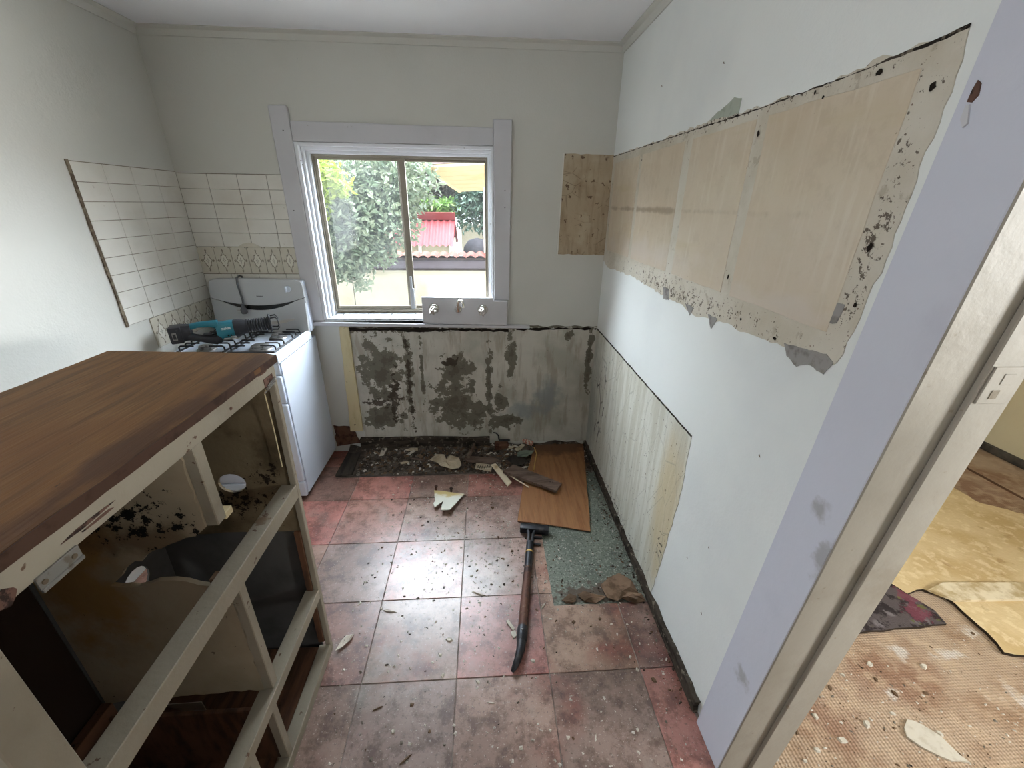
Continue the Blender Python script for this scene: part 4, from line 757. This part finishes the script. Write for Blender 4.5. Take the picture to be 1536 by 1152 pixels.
text_mesh('lettering', 'makita', .020, 'print_white', bd, Matrix.Translation((.250, -.0385, .046)) @ Matrix.Rotation(R(90), 4, 'X'))

# ================================================================== TAP PANEL
tp = thing('tap_panel', 'white board with two chrome taps and a spout below the window', 'tap panel', (-.13, YB-.05, .95))
YT = YB-.048
obj('board', MB().prism([(-.392, .953), (.135, .938), (.140, 1.092), (.05, 1.094), (.05, 1.113), (-.392, 1.119)], lambda a, b, d: (a, YT+d, b), 0, .030), 'trim_white', tp, bev=.003, seg=2)
for x, z in ((-.322, 1.048), (-.020, 1.040)):
    tv = obj('tap_flange', MB().lathe([(.033, 0), (.032, -.006), (.024, -.016), (.016, -.024), (.014, -.034)], (x+.004, YT, z), 'y', 20), 'chrome', tp, smooth=True)
    hd = MB(); vs = []; n = 30
    for (k, h) in ((.75, -.034), (1, -.040), (1, -.054), (.7, -.062)):
        for q in range(n):
            a = 2*math.pi*q/n; r = k*(.021+.005*math.cos(5*a)); vs.append((x+r*math.cos(a), YT+h, z-.006+r*math.sin(a)))
    hd.add(vs, [(i*n+q, i*n+(q+1) % n, (i+1)*n+(q+1) % n, (i+1)*n+q) for i in range(3) for q in range(n)] + [list(range(n)), [3*n+q for q in range(n)][::-1]])
    h_ = obj('tap_handle', hd, 'chrome', tv, smooth=True)
    obj('tap_button', MB().lathe([(.011, -.062), (.010, -.066)], (x, YT, z-.006), 'y', 16), 'steel', h_)
sp = obj('spout_flange', MB().lathe([(.024, 0), (.023, -.006), (.016, -.012)], (-.170, YT, 1.043), 'y', 20), 'chrome', tp, smooth=True)
obj('spout', MB().tube([(-.170, YT-.008, 1.043), (-.170, YT-.035, 1.045), (-.170, YT-.045, 1.065), (-.166, YT-.05, 1.098), (-.155, YT-.055, 1.110), (-.142, YT-.062, 1.104), (-.136, YT-.066, 1.085), (-.134, YT-.067, 1.068)], [.013, .013, .012, .010, .010, .010, .010, .012], 12), 'chrome', tp, smooth=True)

# ================================================================== THINGS ON THE FLOOR
def slab(name, pts, z, th, m_, label, cat, tilt=(0, 0), group=None, side=None):
    """thin piece lying on the floor: z = height of its centre's underside, tilt = slopes in x and y"""
    cx = sum(p[0] for p in pts)/len(pts); cy = sum(p[1] for p in pts)/len(pts)
    mb = MB().prism([(a-cx, b-cy) for a, b in pts], lambda a, b, d: (a, b, a*tilt[0]+b*tilt[1]+d), 0, th)
    o = obj(name, mb, m_, bev=min(.002, th*.25)); o.location = (cx, cy, z)
    return tag(o, label, cat, group)
slab('plywood_sheet', jag([(.353, 2.575), (.708, 2.575), (.562, 1.724), (.416, 1.764), (.309, 1.789), (.165, 1.817), (.23, 2.155)], .05, .003, 3), .018, .006, 'ply_orange', 'orange brown plywood offcut lying by the right wall', 'plywood', (0, .036))
slab('timber_offcut', [(.175, 2.318), (.463, 2.091), (.415, 2.016), (.10, 2.245)], .0335, .020, 'grey_wood', 'grey brown timber offcut lying across the plywood sheet', 'timber', (.02, -.01))
slab('dark_plank', [(-.985, 2.595), (-.895, 2.595), (-.885, 2.298), (-.990, 2.290)], .006, .016, 'dark_plank', 'short dark plank beside the stove end of the rubble', 'timber', (0, .02))
slab('pale_stick', [(.024, 2.345), (.056, 2.359), (.154, 2.162), (.125, 2.126)], .018, .010, 'pale_wood', 'short pale flat stick at the edge of the rubble', 'timber', (0, .06))
lb = slab('label_card', [(-.075, 2.38), (.034, 2.351), (.023, 2.28), (-.085, 2.32)], .022, .003, 'paper_cream', 'cream card scrap with dark script print in the rubble', 'card scrap', (0, .05))
ink = MB()
for k in range(6):
    a = -.040+k*.016; ink.tube([(a-.004, -.020, .005), (a+.004, .012-.004*(k % 2), .0065), (a+.006, -.012, .0052), (a+.012, -.004, .0056)], .0022, 5)
obj('script_print', ink, 'ink', lb, local=True)
slab('brown_stick', [(-.165, 2.413), (-.119, 2.444), (.064, 2.41), (.056, 2.354), (-.135, 2.387)], .026, .014, 'grey_wood', 'flat grey brown timber piece in the rubble, behind the card', 'timber', (0, .06))
tag(obj('round_stick', MB().tube([(-.093, 2.578, .05), (-.105, 2.50, .058), (-.130, 2.40, .058)], [.010, .012, .013], 7), 'grey_wood'), 'knobbly upright leaning stick in the rubble by the wall', 'stick')
tag(obj('thin_stick', MB().tube([(.089, 2.285, .030), (.257, 2.090, .0315)], .004, 6), 'pale_wood'), 'thin pale stick leaning from rubble onto the plywood', 'stick')
tag(obj('straw_stem', MB().tube([(.338, 2.527, .045), (.346, 2.446, .044), (.322, 2.34, .040), (.305, 2.262, .037)], .0035, 6), 'straw'), 'bent straw coloured stem on the plywood edge', 'straw')
slab('green_scrap', jag([(.212, 2.46), (.274, 2.491), (.337, 2.489), (.274, 2.412), (.208, 2.408)], .02, .004, 2), .045, .003, 'sage_scrap', 'sage green scrap overhanging the plywood', 'scrap', (-.08, .05))
slab('grey_scrap', jag([(.129, 2.414), (.183, 2.464), (.265, 2.395), (.246, 2.333), (.188, 2.324)], .02, .006, 4), .030, .004, 'dark_plank', 'dark grey torn scrap beside the plywood', 'scrap', (.1, .05))
slab('printed_carton', [(.255, 2.600), (.285, 2.606), (.339, 2.575), (.322, 2.545), (.271, 2.575)], .050, .018, 'card_red', 'faded red striped carton scrap against the back wall', 'carton scrap', (0, .15))
def crumpled(name, pts, z, amp, m_, label, cat, seed, inner=.5):
    rnd = random.Random(seed); cx = sum(p[0] for p in pts)/len(pts); cy = sum(p[1] for p in pts)/len(pts); n = len(pts)
    mb = MB(); o_ = [(x-cx, y-cy, rnd.uniform(0, amp)) for x, y in pts]; i_ = [((x-cx)*inner+rnd.uniform(-.01, .01), (y-cy)*inner+rnd.uniform(-.01, .01), rnd.uniform(.3, 1.3)*amp) for x, y in pts]
    vs = o_+i_+[(0, 0, amp*.6)]; vs2 = [(a, b, c-.002) for a, b, c in vs]; k = len(vs)
    fs = [(i, (i+1) % n, n+(i+1) % n, n+i) for i in range(n)] + [(n+i, n+(i+1) % n, 2*n) for i in range(n)]
    mb.add(vs+vs2, fs + [tuple(j+k for j in f)[::-1] for f in fs] + [(i, (i+1) % n, k+(i+1) % n, k+i) for i in range(n)])
    o = obj(name, mb, m_); o.location = (cx, cy, z); return tag(o, label, cat)
crumpled('torn_paper', [(-.398, 2.432), (-.358, 2.488), (-.308, 2.493), (-.311, 2.43), (-.290, 2.40), (-.272, 2.446), (-.249, 2.49), (-.194, 2.423), (-.177, 2.366), (-.189, 2.33), (-.235, 2.290), (-.28, 2.334), (-.314, 2.336), (-.337, 2.385)], .018, .026, 'paper_cream', 'curled cream torn paper in the rubble strip', 'paper', 3, .7)
crumpled('torn_lino', [(.522, 1.369), (.575, 1.41), (.634, 1.438), (.682, 1.40), (.694, 1.332), (.629, 1.316), (.58, 1.287), (.536, 1.302)], .0, .020, 'paper_brown', 'torn brown backing paper on the green linoleum by the wall', 'paper', 6)
crumpled('torn_lino', [(.405, 1.331), (.44, 1.35), (.481, 1.337), (.536, 1.310), (.484, 1.288), (.43, 1.295)], .0, .014, 'paper_brown', 'small torn brown backing scrap at the edge of the tiles', 'paper', 9)
crumpled('torn_lino', [(.60, 1.300), (.64, 1.325), (.70, 1.315), (.712, 1.285), (.66, 1.276)], .001, .022, 'paper_brown', 'curled brown backing scrap in the corner against the wall', 'paper', 12)
crumpled('torn_lino', [(.33, 1.31), (.37, 1.34), (.40, 1.325), (.39, 1.295), (.35, 1.292)], .0, .008, 'paper_brown', 'flat brown backing scrap nearest the wrecking bar', 'paper', 13)
tr_ = slab('board_triangle', jag([(-.336, 2.125), (-.143, 2.066), (-.22, 1.905), (-.27, 1.907), (-.266, 1.994), (-.309, 1.936), (-.323, 1.978), (-.314, 2.006)], .03, .003, 6), .014, .006, 'white_yellowed', 'white broken board triangle with two brown screws on the tiles', 'board scrap', (.02, -.12))
for x, y in ((-.065, .10), (.03, .075)): obj('screw', MB().tube([(x, y, -.004), (x, y, .020)], .006, 8).tube([(x, y, .020), (x+.003, y, .026)], .010, 8), 'rust_steel', tr_, local=True)
bkch = tag(obj('brick_piece', MB().box(-.05, .05, -.03, .03, 0, .05), 'brick_red', bev=.008, seg=2), 'broken brown brick piece at the foot of the back wall', 'brick'); bkch.location = (.105, 2.575, .012); bkch.rotation_euler = (0, 0, .1)
tag(obj('bent_iron', MB().tube([(.165, 2.562, .088), (.09, 2.565, .086), (.085, 2.57, .095), (.082, 2.575, .12), (.066, 2.578, .14), (.045, 2.578, .145)], [.009, .009, .006, .005, .005, .005], 7), 'cast_iron'), 'bent black iron hook lying on the brick piece', 'iron hook')
rk = tag(obj('stone_lump', MB().lathe([(.012, 0), (.034, .006), (.036, .018), (.022, .028), (.006, .030)], (0, 0, 0), 'z', 9), 'rubble_dark'), 'rounded dark lump at the tile edge under the torn paper', 'stone'); rk.location = (-.318, 2.34, -.004); rk.scale = (1, .7, 1)
sh = crumpled('curled_flake', [(-.613, 1.121), (-.603, 1.16), (-.593, 1.191), (-.563, 1.195), (-.566, 1.168), (-.590, 1.138)], .002, .012, 'white_chip', 'long curled white paint flake beside the cabinet foot', 'paint flake', 2)
# wrecking bar
bar = thing('wrecking_bar', 'black and rusty steel wrecking bar lying on the tiles', 'wrecking bar', (.17, 1.40, 0))
ax0, ax1 = Vector((.229, 1.700, .028)), Vector((.138, 1.165, .024))
def along(t, z=0): p = ax0+(ax1-ax0)*t; return (p.x, p.y, p.z+z)
obj('handle', MB().tube([along(.30), along(.5), along(.8), along(1.0)], [.0175, .0195, .0205, .0200], 10), 'rust_steel', bar, smooth=True, label='rusty brown steel handle')
obj('socket', MB().tube([along(.12), along(.16), along(.30), along(.42)], [.020, .0200, .0196, .0190], 10), 'black_steel', bar, smooth=True)
tn = ax1-ax0; tn.normalize(); sd = Vector((-tn.y, tn.x, 0))
hd = MB()
for s in (-1, 1): hd.tube([Vector(along(.16))+sd*.010*s, Vector(along(.0))+sd*.012*s, Vector(along(-.05))+sd*.020*s], [.008, .008, .009], 8)
obj('yoke', hd, 'black_steel', bar, smooth=True)
def barbox(t0, t1, s0, s1, z0, z1): 
    c = lambda t, s, z: tuple(Vector(along(t, 0)) + sd*s + Vector((0, 0, z-.028)))
    return MB().hexa([c(t0, s0, z0), c(t1, s0, z0), c(t1, s1, z0), c(t0, s1, z0)], [c(t0, s0, z1), c(t1, s0, z1), c(t1, s1, z1), c(t0, s1, z1)])
obj('cross_head', barbox(-.115, -.035, -.062, .095, .006, .044), 'black_steel', bar, bev=.006, seg=2, smooth=True)
obj('cross_tooth', barbox(.035, .06, .012, .062, .020, .038), 'black_steel', bar, bev=.004)
obj('cross_tooth', barbox(.085, .11, .010, .055, .004, .016), 'black_steel', bar, bev=.003)
obj('copper_band', MB().tube([along(.235), along(.25)], [.0206, .0206], 12), 'straw', bar, smooth=True)
obj('ferrule', MB().tube([along(.985), along(1.0), along(1.08), along(1.10)], [.021, .0225, .0225, .020], 12), 'black_steel', bar, smooth=True)
obj('rivet', MB().lathe([(.004, 0), (.003, .003)], (ax1.x-.004, ax1.y-.018, .046), 'z', 8), 'steel', bar)
claw = [Vector(along(1.09)), Vector(along(1.18))+sd*.002, Vector(along(1.26))-sd*.010*-1, Vector(along(1.31))]
cp = [(.130, 1.120, .024), (.122, 1.075, .025), (.108, 1.038, .024), (.092, 1.012, .018), (.084, 1.003, .010)]
obj('claw', MB().tube(cp, [.0195, .0175, .0145, .011, .006], 10), 'black_steel', bar, smooth=True, label='curved black claw end')
slab('paint_sliver', [(.070, 1.215), (.082, 1.222), (.108, 1.180), (.098, 1.170)], .006, .004, 'white_chip', 'white paint sliver touching the lower end of the wrecking bar', 'paint flake', (0, .02))
slab('paint_sliver', [(.088, 1.168), (.108, 1.175), (.112, 1.150), (.100, 1.138), (.092, 1.150)], .002, .004, 'white_chip', 'pale square paint scrap under the wrecking bar ferrule', 'paint flake')

# single chips on the tiles
CH = [(-.166, 1.149, .019), (-.18, 1.01, .014), (-.198, 1.091, .013), (-.332, .836, .013), (-.046, .98, .014), (.362, 1.203, .013), (-.084, 1.465, .011), (.242, 1.285, .018), (-.397, .911, .013), (-.274, .757, .015), (.002, .906, .010), (.353, .779, .010), (-.582, 2.096, .012), (.026, 1.948, .018), (.122, 1.611, .013), (.072, 1.562, .012), (-.208, .829, .010), (.169, 1.046, .014), (-.103, 1.06, .008), (-.159, 1.286, .007), (.522, 1.182, .009), (.59, 1.179, .008), (-.045, 1.361, .020), (-.44, 1.294, .020), (-.592, 1.166, .010), (.48, 1.21, .012), (.62, .95, .014), (.57, .99, .012), (-.06, 1.10, .008), (-.30, 1.40, .008)]
dark = {5, 8, 9, 13, 14, 15, 16, 25, 26}
for k, (x, y, s) in enumerate(CH):
    d_ = k in dark; el = 2.4 if k in (7, 22, 23, 11, 10, 8, 9) else 1.2
    if k == 0: lab, gp_ = 'largest pale plaster chip left of the wrecking bar claw', None
    elif k == 22: lab, gp_ = 'long white sliver left of the wrecking bar handle', None
    elif k == 23: lab, gp_ = 'long white flake in the middle of the tiles, nearer the cabinet', None
    elif k == 7: lab, gp_ = 'pale wood chip right of the wrecking bar handle', None
    elif d_: lab, gp_ = 'small dark brown crumb on the terracotta tiles', 'dark crumbs on the kitchen tiles'
    else: lab, gp_ = 'small pale plaster chip on the terracotta tiles', 'pale chips on the kitchen tiles'
    chip('plaster_chip', x, y, .0005, s*.72, k, 'rubble_brown' if d_ else 'white_chip', lab, gp_, .45, el)

for k in range(22):
    rnd = random.Random(900+k); x, y = (rnd.uniform(.0, .34), rnd.uniform(2.31, 2.58)) if k < 14 else (rnd.uniform(-.8, -.42), rnd.uniform(2.31, 2.58))
    a = rnd.uniform(0, 3.1); l, w_ = rnd.uniform(.02, .055), rnd.uniform(.006, .018); c_, s_ = math.cos(a), math.sin(a)
    slab('scrap_sliver', [(x+l*c_-w_*s_, y+l*s_+w_*c_), (x-l*c_-w_*s_, y-l*s_+w_*c_), (x-l*c_*.8+w_*s_, y-l*s_*.8-w_*c_), (x+l*c_*1.1+w_*s_, y+l*s_*1.1-w_*c_)], bedz(x, y)+.004, .004, ['paper_cream', 'grey_wood', 'paper_brown', 'white_chip'][k % 4],
         'small loose sliver of paper or wood in the rubble strip', 'scrap', (rnd.uniform(-.2, .2), rnd.uniform(-.2, .2)), 'slivers in the rubble strip')

# fine rubble that nobody could count
def scatter(name, n, fn, mats, label, smin, smax, seed, wts):
    rnd = random.Random(seed); mb = MB()
    for _ in range(n):
        p = fn(rnd)
        if p is None: continue
        x, y, z = p; s = smin + (smax-smin)*rnd.random()**3; a = rnd.uniform(0, 6.28); e = rnd.uniform(.35, 1)
        mb.slot = rnd.choices(range(len(mats)), wts)[0]
        c_, s_ = math.cos(a), math.sin(a); q = lambda u, v, h: (x+s*(u*c_-v*e*s_), y+s*(u*s_+v*e*c_), z+h*s)
        k = len(mb.v)
        mb.add([q(-1, -.6, 0), q(.9, -.8, 0), q(.7, .9, 0), q(-.8, .7, 0), q(-.5, -.3, rnd.uniform(.3, .7)), q(.5, .1, rnd.uniform(.3, .9)), q(-.2, .5, rnd.uniform(.2, .6))],
               [(0, 1, 5, 4), (1, 2, 5), (2, 3, 6, 5), (3, 0, 4, 6), (4, 5, 6)])
    o = obj(name, mb, mats); return tag(o, label, 'debris', kind='stuff')
MM = ['rubble_white', 'rubble_grey', 'rubble_brown', 'rubble_dark']
scatter('rubble', 3000, lambda r: (lambda x, y: (x, y, bedz(x, y)))(r.uniform(-.87, .71), r.uniform(2.30, 2.60)), MM, 'crumbled plaster rubble along the back wall strip', .002, .018, 1, (1.2, 4, 5, 5))
def on_tiles(r):
    if r.random() < .55: x, y = r.gauss(.05, .32), r.gauss(1.75, .35)
    else: x, y = r.uniform(-.60, .70), r.uniform(.45, 2.28)
    if not (-.62 < x < .70 and .3 < y < 2.28): return None
    if x > XC: 
        if y > 1.29: return None
    if x > .15 and y > 1.70: return None
    return (x, y, .0006)
scatter('fine_chips', 2600, on_tiles, MM, 'fine plaster crumbs sprinkled over the terracotta tiles', .0012, .0080, 2, (9, 2, 1.2, .7))
scatter('lino_crumbs', 420, lambda r: (lambda x, y: None if (x < .58 and y > 1.72) else (x, y, -.0025))(r.uniform(.30, .70), min(2.55, 1.30+abs(r.gauss(0, .35)))), MM, 'crumbs scattered over the grey green linoleum', .0015, .008, 3, (4, 3, 3, 3))
scatter('next_room_crumbs', 700, lambda r: (lambda x, y: None if y > 1.06 else (x, y, -.002))(r.uniform(.92, 2.3), .45+abs(r.gauss(.25, .25))), MM, 'plaster crumbs scattered over the hessian floor', .002, .007, 4, (5, 3, 3, 1))
scatter('wall_foot_crumbs', 420, lambda r: (r.uniform(.66, .715), r.uniform(.85, 2.55), -.001), MM, 'dark crumbs gathered along the foot of the right wall', .002, .008, 5, (2, 3, 3, 5))

# ================================================================== GARDEN
ground = struct('ground', MB().box(-14, 14, YB+.13, 30, -.7, -.6), 'patio', 'pale concrete yard ground outside the window', 'ground')
GY = 6.0
gw = thing('garden_wall', 'low cream rendered garden wall with dark coping band', 'garden wall', (0, GY, -.6))
gw['kind'] = 'structure'
for k in range(7):
    x0 = -8.45+k*2.2; obj('wall_panel', MB().box(x0, x0+2.19, GY, GY+.18, -.6, .79), 'garden_render', gw, bev=.006)
obj('lower_edge', MB().box(-8.5, 7, GY-.02, GY+.2, .785, .81), 'coping_dark', gw); obj('coping', MB().box(-8.5, 7, GY-.03, GY+.21, .81, .93), 'coping_grey', gw, bev=.01); obj('upper_edge', MB().box(-8.5, 7, GY-.04, GY+.22, .93, .955), 'coping_dark', gw)
ct = MB().box(-.0, .13, 0, .25, 0, .03)
tile0 = None
for k in range(34):
    x = -2.6+k*.13
    if tile0 is None:
        mb = MB()
        mb.grid(6, 1, lambda u, v: (u*.13, v*.3, .035*math.sin(u*math.pi)+.0+v*.03)); 
        tile0 = obj('cap_tile', mb, 'terracotta', gw, local=True); tile0.location = (x, -.04, 1.556)
    else: dup(tile0, gw, (x, -.04, 1.556))
# shed with red corrugated roof
shed = thing('garden_shed', 'small cream shed with red corrugated roof behind the garden wall', 'shed', (-1.2, 7.6, -.6))
obj('shed_wall', MB().box(-2.2, -.56, 7.45, 8.6, -.6, 1.05), 'garden_render', shed)
cr = MB(); cr.grid(160, 1, lambda u, v: (-2.3+u*1.78, 7.35+v*.55, .99+.40*v+.014*math.sin(u*34*math.pi)))
obj('roof_sheet', cr, 'roof_red', shed); obj('ridge_cap', MB().hexa([(-2.3, 7.86, 1.38), (-.52, 7.86, 1.38), (-.52, 7.98, 1.38), (-2.3, 7.98, 1.38)], [(-2.3, 7.84, 1.50), (-.52, 7.84, 1.50), (-.52, 8.0, 1.50), (-2.3, 8.0, 1.50)]), 'roof_red', shed)
obj('roof_sheet', MB().grid(160, 1, lambda u, v: (-2.3+u*1.78, 7.95+v*.75, 1.40-.45*v+.014*math.sin(u*34*math.pi))), 'roof_red', shed)
for x in (-1.12, -.60): obj('roof_post', MB().box(x, x+.05, 7.40, 7.45, -.6, 1.0), 'post_white', shed)
# neighbour's eave, post, low wall, mound
ev = thing('neighbour_eave', 'tan boarded eave of the neighbouring building', 'eave', (.6, 5.6, 1.9))
EA, EB, EC, ED = (-.66, 5.40, 2.02), (-.31, 6.4, 1.80), (1.4, 6.4, 1.88), (1.4, 5.40, 2.16)
lerp = lambda a, b, t: tuple(a[i]+(b[i]-a[i])*t for i in range(3))
for k in range(6):
    p = [lerp(EA, EB, k/6+.004), lerp(ED, EC, k/6+.004), lerp(ED, EC, (k+1)/6-.004), lerp(EA, EB, (k+1)/6-.004)]
    obj('eave_board', MB().hexa(p, [(a, b, c+.03) for a, b, c in p]), 'eave_tan', ev)
p = [EA, ED, EC, EB]; obj('roof_deck', MB().hexa([(a, b, c+.035) for a, b, c in p], [(a, b, c+.12) for a, b, c in p]), 'neighbour_roof', ev)
obj('fascia', MB().hexa([(EA[0]-.03, EA[1], EA[2]-.02), EA, EB, (EB[0]-.03, EB[1], EB[2]-.02)], [(EA[0]-.03, EA[1], EA[2]+.10), (EA[0], EA[1], EA[2]+.10), (EB[0], EB[1], EB[2]+.10), (EB[0]-.03, EB[1], EB[2]+.10)]), 'eave_tan', ev)
obj('post', MB().box(-.010, .055, 6.26, 6.32, -.6, 1.95), 'post_white', ev)
tag(obj('yard_wall', MB().box(-.5, 3.5, 9.6, 9.75, -.6, 1.20).box(-.5, 3.5, 9.57, 9.78, 1.20, 1.24), 'garden_render'), 'plain cream yard wall far behind the shed', 'yard wall')
md = MB(); md.lathe([(.27, -.6), (.27, .75), (.25, .90), (.16, 1.02), (.02, 1.06)], (-.14, 8.2, 0), 'z', 20); tag(obj('covered_barrel', md, 'mesh_black', smooth=True), 'round black covered barrel behind the garden wall', 'barrel')

def tree(name, label, cat, trunk, clusters, nleaf, size, lmat, seed, group=None, bark='bark'):
    t = thing(name, label, cat, (trunk[0][0], trunk[0][1], trunk[0][2]), group)
    b = MB().tube(trunk, [.09*(1-.6*i/(len(trunk)-1)) for i in range(len(trunk))], 8)
    for (cx, cy, cz, rx, ry, rz) in clusters: b.tube([trunk[-1], ((trunk[-1][0]+cx)/2, (trunk[-1][1]+cy)/2, (trunk[-1][2]+cz)/2+.05), (cx, cy, cz)], [.03, .02, .008], 6)
    obj('trunk', b, bark, t, smooth=True)
    rnd = random.Random(seed); mb = MB(); vol = [c[3]*c[4]*c[5] for c in clusters]
    for _ in range(nleaf):
        cx, cy, cz, rx, ry, rz = rnd.choices(clusters, vol)[0]
        d = Vector((rnd.gauss(0, 1), rnd.gauss(0, 1), rnd.gauss(0, 1))).normalized()*rnd.random()**.45
        p = Vector((cx+d.x*rx, cy+d.y*ry, cz+d.z*rz)); s = size*rnd.uniform(.6, 1.3)
        ax = Vector((rnd.gauss(0, 1), rnd.gauss(0, 1), rnd.gauss(-.4, .7))).normalized(); sd_ = ax.cross(Vector((rnd.gauss(0, 1), rnd.gauss(0, 1), rnd.gauss(0, 1)))).normalized(); nn = ax.cross(sd_)
        w_ = .24*s
        mb.add([p, p+ax*s*.5+sd_*w_+nn*w_*.5, p+ax*s, p+ax*s*.5-sd_*w_+nn*w_*.5, p+ax*s*.5], [(0, 4, 1), (1, 4, 2), (2, 4, 3), (3, 4, 0)])
    me = bpy.data.meshes.new('foliage'); off = base_of(t); me.from_pydata([tuple(Vector(v)-off) for v in mb.v], [], mb.f); me.materials.append(MATS[lmat])
    o = bpy.data.objects.new('foliage', me); COL.objects.link(o); o.parent = t; o['kind'] = 'stuff'
tree('garden_tree', 'large grey green leafy tree filling the left window pane', 'tree', [(-2.4, 5.2, -.6), (-2.35, 5.2, .3), (-2.2, 5.1, 1.1)],
     [(-1.9, 5.1, 1.7, .85, .5, .55), (-1.2, 5.1, 1.5, .50, .45, .40), (-1.75, 5.0, 1.15, .5, .4, .35), (-1.0, 5.2, 1.9, .5, .4, .4), (-1.55, 4.9, .95, .22, .2, .16), (-1.38, 4.9, .80, .13, .13, .10), (-2.6, 5.2, 1.9, .7, .5, .7), (-1.3, 5.0, 1.15, .3, .3, .22)], 20000, .085, 'leaf_grey', 1)
tree('lime_tree', 'yellow green shrub high at the left of the window', 'tree', [(-2.25, 4.6, -.6), (-2.2, 4.6, .6), (-2.05, 4.55, 1.5)], [(-1.58, 4.55, 1.92, .24, .2, .26), (-1.42, 4.55, 1.80, .16, .15, .13), (-1.66, 4.55, 1.62, .14, .15, .22), (-2.1, 4.6, 2.0, .3, .3, .4)], 2200, .075, 'leaf_lime', 2)
tree('backdrop_tree', 'deep green tall tree behind the garden tree', 'tree', [(-2.2, 9.5, -.6), (-2.2, 9.5, 1.0), (-2.1, 9.5, 2.2)], [(-3.6, 9.6, 2.3, 1.5, .7, 1.3), (-2.0, 9.6, 2.6, 1.2, .7, 1.2), (-4.5, 9.6, 1.0, 1.4, .7, 1.2), (-2.6, 9.8, 1.2, 1.3, .6, .9)], 9000, .16, 'leaf_deep', 3)
tree('brown_tree', 'dull brownish tree beneath the neighbouring eave', 'tree', [(-1.0, 8.9, -.6), (-.98, 8.9, .9), (-.9, 8.9, 1.5)], [(-.9, 9.0, 2.0, .6, .4, .5), (-1.3, 9.0, 2.4, .5, .4, .4), (-.6, 9.0, 1.8, .4, .3, .35)], 5200, .10, 'leaf_dull', 4)
tree('bright_shrub', 'bright green shrub spilling above the red shed roof', 'shrub', [(-1.1, 8.75, -.6), (-1.1, 8.75, .8), (-1.05, 8.7, 1.4)], [(-1.2, 8.7, 1.62, .55, .3, .18), (-.75, 8.6, 1.58, .35, .25, .16), (-1.6, 8.5, 1.75, .35, .3, .3)], 3600, .10, 'leaf_bright', 5)
tree('shade_tree', 'dark green tree behind the white post at the right', 'tree', [(.2, 8.6, -.6), (.1, 8.6, .7), (-.05, 8.6, 1.3)], [(-.25, 8.6, 1.62, .38, .35, .32), (.25, 8.6, 1.8, .6, .4, .4), (-.35, 8.5, 1.30, .2, .2, .13), (.9, 8.7, 1.7, .6, .4, .6), (-.1, 8.7, 2.0, .4, .3, .3), (.05, 8.5, 1.25, .3, .2, .10)], 5600, .115, 'leaf_deep', 6)
tree('left_hedge_tree', 'silver green tree at the far left of the garden', 'tree', [(-4.2, 7.5, -.6), (-4.2, 7.5, .8), (-4.1, 7.5, 1.6)], [(-4.0, 7.5, 2.2, 1.2, .6, 1.1), (-3.2, 7.4, 1.6, .9, .5, .8), (-2.4, 7.4, 2.2, .7, .5, .7), (-2.0, 7.3, 1.5, .5, .4, .5)], 8000, .12, 'leaf_grey', 7)
